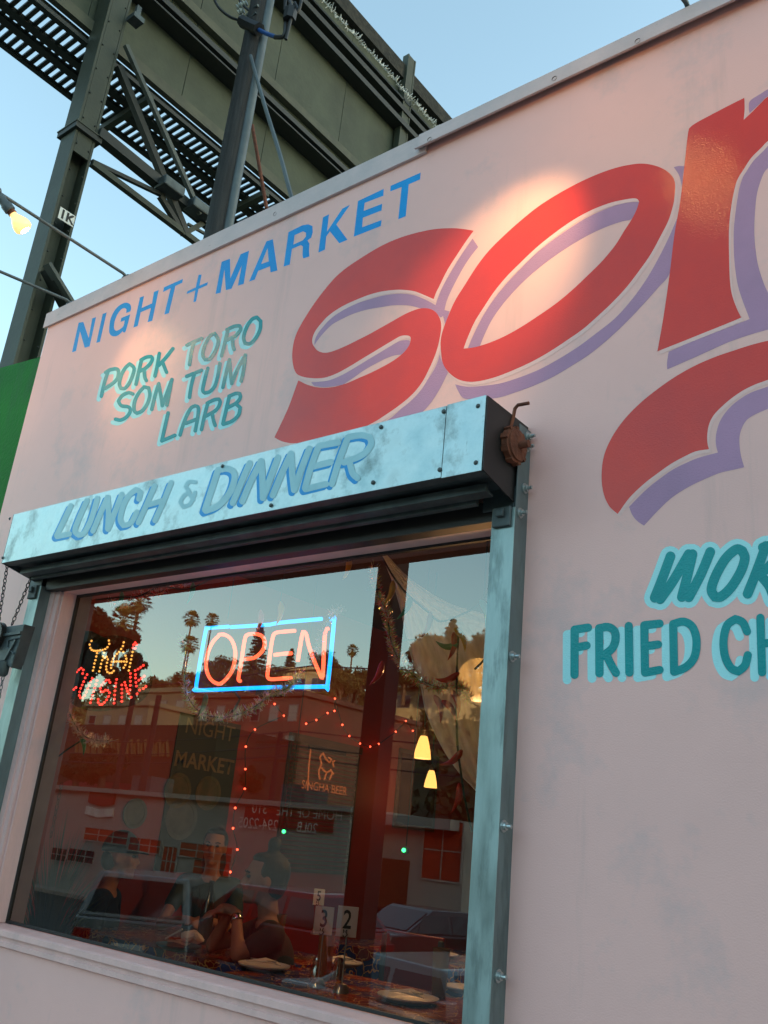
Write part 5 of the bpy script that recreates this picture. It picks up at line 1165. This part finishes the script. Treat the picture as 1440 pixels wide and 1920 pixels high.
# apartment blocks
def apartment(q0, q1, y, mt, label, rows, cols, dep=14, wfm='whiteold', roofm=None):
    a = seenY(*q0, y); b = seenY(*q1, y); xl, xr = min(a.x,b.x), max(a.x,b.x); zt = max(a.z,b.z)
    e = empty('apartment_building', ((xl+xr)/2,y,GST), label, 'building')
    MB().box((xl,y-dep,GST), (xr,y,zt)).build('wall', M[mt], e); MB().box((xl-.25,y-dep-.2,zt+.001), (xr+.25,y+.22,zt+.35)).build('cornice', M[roofm or mt], e)
    hh = (zt-(GST+4))/rows; ww = (xr-xl)/cols
    for r in range(rows):
        for c in range(cols):
            win(e, (xl+ww*(c+.5), y, zt-hh*(r+.55)), min(1.3,ww*.42), min(1.7,hh*.5), 'blindw' if (r*7+c*3) % 4 else 'winglass', wfm, n=(1,2))
    return e, xl, xr, zt
apartment((165,1325),(262,1420),-40,'stucco1','cream stucco apartment house at the left with bay windows', 3, 4)
ap = apartment((262,1300),(342,1400),-44,'stucco1','yellow cream apartment block with a fire escape', 4, 3)
e, xl, xr, zt = apartment((342,1310),(560,1400),-44.5,'stucco2','rose stucco apartment block with rows of white windows', 4, 7)
fe = ap[0]
for r in range(3):
    zz2 = ap[3]-3.4-r*3.4; xm = (ap[1]+ap[2])/2
    f_ = MB(); f_.box((xm-1.6,-43.99,zz2), (xm+1.6,-42.9,zz2+.08)); 
    for i in range(9): f_.bar((xm-1.6+.4*i,-42.92,zz2), (xm-1.6+.4*i,-42.92,zz2+.95), .05)
    f_.bar((xm-1.6,-42.92,zz2+.95), (xm+1.6,-42.92,zz2+.95), .06); f_.build('fire_escape', M['black'], fe)
def house(q, y, w_, h_, mt, label, z0=None):
    p = seenY(*q, y); e = empty('hillside_house', (p.x,y,p.z-h_), label, 'house')
    MB().box((p.x-w_/2,y-8,p.z-h_-4), (p.x+w_/2,y,p.z)).build('wall', M[mt], e); MB().box((p.x-w_/2-.6,y-8.5,p.z+.001), (p.x+w_/2+.6,y+.8,p.z+.5)).build('roof', M['stucco1'], e)
    n = max(2, int(w_/3))
    for i in range(n): win(e, (p.x-w_/2+w_*(i+.5)/n,y,p.z-h_*.45), w_/n*.6, h_*.4, 'winglass', n=(2,1))
house((565,1258), -100, 11, 5, 'stucco1', 'cream flat roofed hillside house inside the OPEN frame')
house((800,1290), -96, 11, 4, 'stucco1', 'long cream hillside house with a wide flat roof at right')
house((300,1292), -70, 8, 3, 'stucco1', 'sunlit yellow building just right of the LED sign')
# cars
def wheel(par, c, r, wdt):
    w0 = MB().lathe([(r*.62,-wdt/2),(r*.95,-wdt/2),(r,-wdt/2+.03),(r,wdt/2-.03),(r*.95,wdt/2),(r*.62,wdt/2)], c, (1,0,0), 24).build('wheel', M['tyre'], par, smooth=True, world=False)
    MB().lathe([(0,-wdt/2+.02),(r*.62,-wdt/2+.01),(r*.62,wdt/2-.01),(0,wdt/2-.02)], c, (1,0,0), 20).build('rim', M['chrome'], w0, world=False)
def car(pos, rz, kind, mt, label, lit=False, k=1.286):
    """car nose towards -y locally, metres"""
    e = empty('parked_car', pos, label, 'car', 'cars parked on the street', rz)
    if kind == 'van': L_, W_ = 4.8, 1.9; low = [(-2.4,.35),(-2.4,.75),(-2.2,.95),(-1.35,1.08),(2.35,1.10),(2.40,.55),(2.36,.35)]; cab = [(-1.35,1.08),(-.55,1.72),(2.05,1.76),(2.33,1.10)]
    elif kind == 'suv': L_, W_ = 4.6, 1.85; low = [(-2.3,.35),(-2.3,.8),(-2.15,.98),(-1.0,1.08),(2.2,1.12),(2.3,.7),(2.28,.35)]; cab = [(-1.0,1.08),(-.25,1.66),(1.6,1.68),(2.2,1.12)]
    else: L_, W_ = 4.6, 1.8; low = [(-2.3,.32),(-2.3,.66),(-2.05,.82),(-.95,.93),(1.55,.98),(2.2,.95),(2.3,.7),(2.28,.32)]; cab = [(-.95,.93),(-.2,1.40),(.9,1.42),(1.75,.97)]
    def loft(prof, w0, w1, name, mtt, inset=None, bev=.05):
        zmin = min(p[1] for p in prof); zmax = max(p[1] for p in prof); b_ = MB(); vs_ = []
        for s_ in (-1,1):
            for y, z in prof:
                t_ = (z-zmin)/(zmax-zmin); vs_.append((s_*(w0+(w1-w0)*t_)/2*k, y*k, z*k))
        n = len(prof); b_.add(vs_, [tuple(range(n)), tuple(range(2*n-1,n-1,-1))]+[(i,(i+1)%n,n+(i+1)%n,n+i) for i in range(n)])
        return b_.build(name, mtt, e, world=False, bevel=bev)
    loft(low, W_, W_-.06, 'body', M[mt]); loft(cab, W_-.10, W_-.42, 'cabin', M[mt], bev=.04)
    cy0, cy1 = cab[1][0], cab[2][0]; zc0, zc1 = cab[0][1]+.06, cab[1][1]-.08
    def quad(name, pts, mtt): 
        b_ = MB().add([Vector(p)*k for p in pts], [(0,1,2,3)]); me = mesh(b_.v, b_.f); o = link(name, me, mtt, e, world=False); return o
    wl_ = lambda z: ((W_-.10)+((W_-.42)-(W_-.10))*(z-cab[0][1])/(cab[1][1]-cab[0][1]))/2+.012
    for s_ in (-1,1):
        n = 3 if kind != 'sedan' else 2; y0 = cab[0][0]+.45; y1 = cab[3][0]-.25
        for i in range(n):
            ya_, yb2 = y0+(y1-y0)*i/n+.04, y0+(y1-y0)*(i+1)/n-.04
            ta = ya_+(.25 if i == 0 else 0); tb2 = yb2-(.2 if i == n-1 else 0)
            quad('side_window', [(s_*wl_(zc0),ya_,zc0),(s_*wl_(zc0),yb2,zc0),(s_*wl_(zc1),tb2,zc1),(s_*wl_(zc1),ta,zc1)], M['carglass'])
    def slope(p, q, f, off): 
        y = p[0]+(q[0]-p[0])*f; z = p[1]+(q[1]-p[1])*f; nn = Vector((q[1]-p[1], -(q[0]-p[0]))).normalized()*off; return y+nn.x, z+nn.y
    for nm_, p, q, sg_ in (('windscreen', cab[0], cab[1], -.014), ('rear_window', cab[3], cab[2], .014)):
        ya_, za = slope(p, q, .10, sg_); yb2, zb_ = slope(p, q, .88, sg_); quad(nm_, [(-wl_(za)+.12,ya_,za),(wl_(za)-.12,ya_,za),(wl_(zb_)-.10,yb2,zb_),(-wl_(zb_)+.10,yb2,zb_)], M['carglass'])
    yr = low[-2][0]+.0; 
    for s_ in (-1,1):
        MB().box((s_*.62*k,(yr-.02)*k,.78*k), (s_*.88*k,(yr+.03)*k,.93*k)).build('tail_lamp', M['tail'] if lit else M['signred'], e, world=False, bevel=.01)
        MB().box((s_*.55*k,-(L_/2+.02)*k,.62*k), (s_*.85*k,-(L_/2-.06)*k,.76*k)).build('headlamp', M['winglass'], e, world=False, bevel=.01)
    MB().box((-.26*k,(yr+.005)*k,.62*k), (.26*k,(yr+.03)*k,.76*k)).build('licence_plate', M['white'], e, world=False)
    MB().box((-W_/2*k*.96,(yr-.08)*k,.36*k), (W_/2*k*.96,(yr+.07)*k,.56*k)).build('bumper', M[mt], e, world=False, bevel=.03)
    MB().box((-W_/2*k*.96,-(L_/2+.06)*k,.34*k), (W_/2*k*.96,-(L_/2-.08)*k,.52*k)).build('bumper', M[mt], e, world=False, bevel=.03)
    for s_ in (-1,1):
        for y in (-1.4,1.4): wheel(e, (s_*(W_/2-.08)*k,y*k,.33*k), .33*k, .22*k)
        MB().box((s_*(W_/2)*k,(cab[0][0]+.35)*k,1.02*k), (s_*(W_/2+.18)*k,(cab[0][0]+.5)*k,1.16*k)).build('wing_mirror', M[mt], e, world=False, bevel=.02)
    return e
p = seenY(155,1700,-8.6); car((p.x-1,-11.5,GST+.004), math.radians(-40), 'van', 'carwhite', 'white minivan with its rear window toward the restaurant')
p = seenY(500,1650,-13.5); car((p.x,-13.8,GST+.008), math.radians(-90), 'suv', 'carred', 'dark red car crossing behind the white minivan')
p = seenY(835,1690,-19.5); car((p.x,-19.4,GST+.008), math.radians(12), 'sedan', 'cardark', 'dark saloon with both tail lamps lit', lit=True)
p = seenY(800,1740,-8.8); car((p.x+.8,-8.8,GST+.008), math.radians(96), 'sedan', 'carsilver', 'silver saloon parked in front of the dark one')
# trees
def leaves(b, c, r, n, s_, squash=1, col=0):
    for i in range(n):
        d = Vector((random.gauss(0,1),random.gauss(0,1),random.gauss(0,1))); d = d.normalized()*(random.random()**.4)*r; d.z *= squash
        p = c+d; u = Vector((random.gauss(0,1),random.gauss(0,1),random.gauss(0,1))).normalized(); v = u.cross(Vector((random.gauss(0,1),random.gauss(0,1),random.gauss(0,1)))).normalized(); q = s_*random.uniform(.5,1.3)
        b.add([p-u*q,p+v*q*.45,p+u*q,p-v*q*.45], [(0,1,2,3)])
def tree(base, h_, r, label, mt='leaf', n=3200, ls=.35, grp='broad trees across the street', trunk_r=.3):
    e = empty('broad_tree', base, label, 'tree', grp); base = Vector(base); tr2 = MB(); tr2.tube([base,base+Vector((.1,.1,h_*.35)),base+Vector((-.1,.2,h_*.7))], [trunk_r,trunk_r*.7,trunk_r*.3], 9)
    cr = MB(); k = 11
    for i in range(k):
        a = i*2.4; rr = r*math.sqrt((i+.5)/k)*.75; c = base+Vector((rr*math.cos(a),rr*math.sin(a),h_*(.62+.28*random.random()-.25*rr/r)))
        tr2.tube([base+Vector((0,0,h_*.4)),(base+Vector((0,0,h_*.5))).lerp(c,.6)+Vector((0,0,.2)),c], [trunk_r*.45,trunk_r*.25,.04], 6)
        leaves(cr, c, r*random.uniform(.34,.5), n//k, ls, .75)
    tr2.build('trunk', M['trunk'], e, smooth=True); cr.build('crown', M[mt], e)
def conifer(base, h_, label, r=3, layered=False):
    e = empty('conifer_tree', base, label, 'tree', 'conifers on the hill'); base = Vector(base); MB().tube([base,base+Vector((0,0,h_))], [.35,.05], 8).build('trunk', M['trunk'], e)
    cr = MB(); bn = 34
    for i in range(bn):
        t_ = i/bn; z = h_*(.22+.78*t_); rr = r*(1-t_)**.8*random.uniform(.7,1.15)+.15
        for j in range(6 if not layered else 8):
            a = random.uniform(0,6.283); tip = base+Vector((rr*math.cos(a),rr*math.sin(a),z-rr*.12)); o0 = base+Vector((0,0,z)); cr.bar(o0, tip, .06)
            for m_ in range(9): leaves(cr, o0.lerp(tip,.25+.75*m_/9), r*.10, 4, r*.07, .4)
    cr.build('crown', M['leaf'], e)
frond = None
def palm(q, y, zbase, label, r=1.9, lean=0, skirt=True):
    p = seenY(*q, y); e = empty('palm_tree', (p.x+lean,y,zbase), label, 'palm tree', 'palm trees across the street')
    MB().tube([(p.x+lean,y,zbase),(p.x+lean*.35,y,(zbase+p.z)/2),(p.x,y,p.z-.3)], [.32,.22,.18], 10).build('trunk', M['trunk'], e, smooth=True)
    cr = MB()
    for i in range(46):
        a = i*2.399; el = math.radians(78-i*3.0); L_ = r*random.uniform(.8,1.1); d = Vector((math.cos(a)*math.cos(el),math.sin(a)*math.cos(el),math.sin(el))); c = Vector((p.x,y,p.z))+d*L_*.55
        cr.tube([(p.x,y,p.z-.1),c], .03, 4)
        sd_ = d.cross(Vector((0,0,1))).normalized(); up2 = sd_.cross(d)
        for j in range(15):                                       # a fan of pointed segments
            f_ = math.radians(-78+156*j/14); dd = (d*math.cos(f_)+sd_*math.sin(f_)); tip = c+dd*L_*.50*(1-.25*abs(math.sin(f_)))+Vector((0,0,-.10*L_)); wv = dd.cross(up2).normalized()*.045*r/1.9
            cr.add([c,c+dd*L_*.28+wv,tip,c+dd*L_*.28-wv], [(0,1,2,3)])
    cr.build('crown', M['palm'], e)
    if skirt:
        sk = MB()
        for i in range(120):
            a = random.uniform(0,6.283); d = Vector((math.cos(a),math.sin(a),0)); s_ = Vector((-d.y,d.x,0))*.07; t0 = Vector((p.x,y,p.z-.2))+d*.15; t1 = t0+d*random.uniform(.15,.6)*r/1.9-Vector((0,0,random.uniform(.6,1.5)*r/1.9)); sk.add([t0-s_,t0+s_,t1+s_*.4,t1-s_*.4], [(0,1,2,3)])
        sk.build('dry_skirt', M['palmdry'], e)
def pxu(q, y, n): return n*(onY(q[0], q[1], 2*GL-y)-Vector((0,-D,H0))).length/1708.0
def P_(q, y, zb, n, label, **k): palm(q, y, zb, label, pxu(q, y, n), **k)
P_((232,1165), -58, 0, 36, 'palm with dry skirt rising behind the LED sign'); P_((360,1160), -134, 26, 19, 'taller palm left of the OPEN sign'); P_((356,1208), -128, 26, 20, 'shorter palm below the taller one left of the OPEN sign'); P_((398,1163), -150, 28, 16, 'palm touching the top left corner of the OPEN frame'); P_((246,1242), -80, 8, 24, 'low palm behind the amber letters of the LED sign'); P_((661,1220), -170, 30, 14, 'distant palm between OPEN sign and the dark post'); P_((262,1128), -62, 0, 26, 'palm half hidden in the tall trees at upper left')
def T_(q, y, rp, label, hk=2.6, **k):
    r = pxu(q, y, rp); p = seenY(*q, y); h_ = r*hk; tree((p.x,y,p.z+r*.55-h_*.93), h_, r, label, ls=max(.16, r*.065), **k)
T_((170,1160), -24, 46, 'tall leafy tree at the upper left, sky showing through', n=4200, mt='leaf2'); T_((215,1190), -30, 40, 'dark tree behind the tall leafy one at upper left', n=4200); T_((160,1235), -27, 45, 'dark bushy tree under the tall leafy one at upper left', n=4200); T_((232,1262), -40, 30, 'dark tree low behind the LED sign', n=3000)
T_((300,1280), -60, 24, 'round dark tree above the cream block', n=2200); T_((345,1268), -66, 30, 'bushy tree right of the round one', n=2600)
T_((415,1245), -100, 34, 'spreading tree inside the O of OPEN', n=3000); T_((455,1270), -92, 34, 'broad tree below the tall conifer', n=3000); T_((388,1265), -90, 28, 'dark tree at the lower left corner of the OPEN frame', n=2600); T_((525,1268), -94, 30, 'dark tree right of the tall conifer', n=2600)
T_((608,1232), -110, 28, 'dark round tree inside the N of OPEN', n=3000); T_((640,1265), -100, 34, 'bushy tree right of the OPEN sign', n=3000, mt='leaf2'); T_((680,1262), -98, 30, 'olive tree beside the dark post', n=3000, mt='leaf2')
T_((805,1212), -95, 40, 'wide flat topped tree behind the curtain', n=4200, mt='leaf2'); T_((892,1215), -90, 48, 'large golden tree at the right edge of the window', n=4800, mt='leaf2'); T_((845,1250), -88, 40, 'golden tree under the conifer at right', n=3600, mt='leaf2'); T_((760,1265), -92, 30, 'smaller tree beside the wide flat topped one', n=2600); T_((720,1285), -86, 28, 'low dark tree hidden by the dark column', n=2000)
T_((200,1425), -31, 34, 'dark street tree in front of the cream apartments', n=2400); T_((150,1435), -30, 34, 'dark street tree at the far left of the street', n=2400); T_((460,1455), -36, 34, 'dark shrub like tree in front of the rose block', n=2400); T_((600,1380), -56, 46, 'dark tree mass right of the rose block', n=3000); T_((680,1400), -56, 46, 'dark tree mass behind the small white building', n=3000)
k_ = 0
ORD = 'first second third fourth fifth sixth seventh eighth ninth tenth eleventh twelfth'.split()
for lo, hi, ylo, yhi, num, mt_, wh in ((372,600,1255,1300,9,'leaf','behind the OPEN sign'),(600,700,1240,1320,8,'leaf2','between the OPEN sign and the dark column'),(775,925,1185,1300,12,'leaf2','behind the sheer curtain'),(300,380,1275,1300,4,'leaf','between the LED sign and the OPEN sign')):
    for i in range(num):
        q = (lo+(hi-lo)*(i+random.uniform(.2,.8))/num, random.uniform(ylo, yhi)); T_(q, random.uniform(-118,-78), random.uniform(18,30), ('dark' if mt_ == 'leaf' else 'olive')+' skyline tree '+wh+', '+ORD[i]+' from the left there', hk=2.8, n=1500, mt=mt_, grp='hillside skyline trees')
T_((150,1215), -22, 40, 'dense olive tree at the far upper left beside the LED sign', n=4200, mt='leaf2'); T_((250,1235), -44, 24, 'dark tree between the LED sign and open sky', n=2600)
for q, y, n, lb in (((490,1168),-95,27,'tall dark conifer behind the letters P and E'),((850,1160),-92,34,'layered conifer with flat branches at right'),((548,1215),-118,16,'slim conifer right of the tall one')):
    p = seenY(*q, y); h_ = pxu(q, y, 130 if n > 20 else 70); conifer((p.x,y,p.z-h_), h_, lb, pxu(q, y, n), True)
vg = MB(); 
for i in range(900):
    x = random.uniform(-190,5); y = random.uniform(-140,-66); z = (1+(12+1)*(-62-y)/23) if y > -85 else 12+14*(-85-y)/35
    z = min(z, 30); leaves(vg, Vector((x,y,z+1.2)), 2.4, 26, .7, .6)
tag(vg.build('hillside_scrub', M['leaf']), kind='stuff')
# street furniture seen mirrored
def tpole(q, y, label, arms=True, h_=11):
    p = seenY(*q, y); e = empty('street_pole', (p.x,y,GST), label, 'utility pole', 'utility poles across the street')
    MB().tube([(p.x,y,GST),(p.x+.1,y,GST+h_)], [.2,.13], 10).build('pole', M['pole'], e, smooth=True)
    if arms:
        for dz_ in (.6,1.5): MB().box((p.x-1.5,y-.08,GST+h_-dz_), (p.x+1.5,y+.08,GST+h_-dz_+.14)).build('crossarm', M['wood'], e)
tpole((240,1350), -28, 'dark leaning utility pole near the left palm', False, h_=12); tpole((520,1400), -30, 'utility pole with crossarms before the rose block', h_=8.2); tpole((275,1420), -24, 'plain dark pole at the left of the diner', False, 9)
wi = MB()
for j, z in enumerate((5.2,5.7,6.4,9.5)):
    for s_ in range(-3, 3):
        x0 = s_*30; wi.tube([(x0+30*i/12,-27-j*.3,z-.7*math.sin(math.pi*i/12)) for i in range(13)], .03, 4)
tag(wi.build('power_lines', M['wire']), 'black power lines sagging along the far side of the street', 'power lines')
# nearby sign column whose mirror image darkens the middle of the window
a = seenY(707,1077,-4.3); b = seenY(775,1068,-4.3)
b.x = b.x+(.26 if b.x < a.x else -.26)
sc_ = empty('sign_column', ((a.x+b.x)/2,-4.3,0), 'broad dark sign column standing at the kerb, mirrored in the window', 'column')
MB().box((min(a.x,b.x),-4.55,0), (max(a.x,b.x),-4.3,7.5)).build('column', M['steelD'], sc_, bevel=.01); MB().box((min(a.x,b.x)-.1,-4.65,0), (max(a.x,b.x)+.1,-4.2,.05)).build('base_plate', M['steelD'], sc_)
MB().box((min(a.x,b.x)-.2,-4.6,7.5), (max(a.x,b.x)+.2,-4.25,7.7)).build('cap', M['steelD'], sc_)

# ================================================================ bring the layout units to metres
MS = Matrix.Scale(S, 4)
done = set()
for o in list(bpy.data.objects):
    if o.type == 'MESH' and o.data.name not in done:
        done.add(o.data.name); o.data.transform(MS)
    o.location = o.location*S
    if o.type == 'LIGHT' and o.data.type in ('SPOT','POINT') and o.data.name not in done:
        done.add(o.data.name); o.data.energy *= S*S; o.data.shadow_soft_size *= S
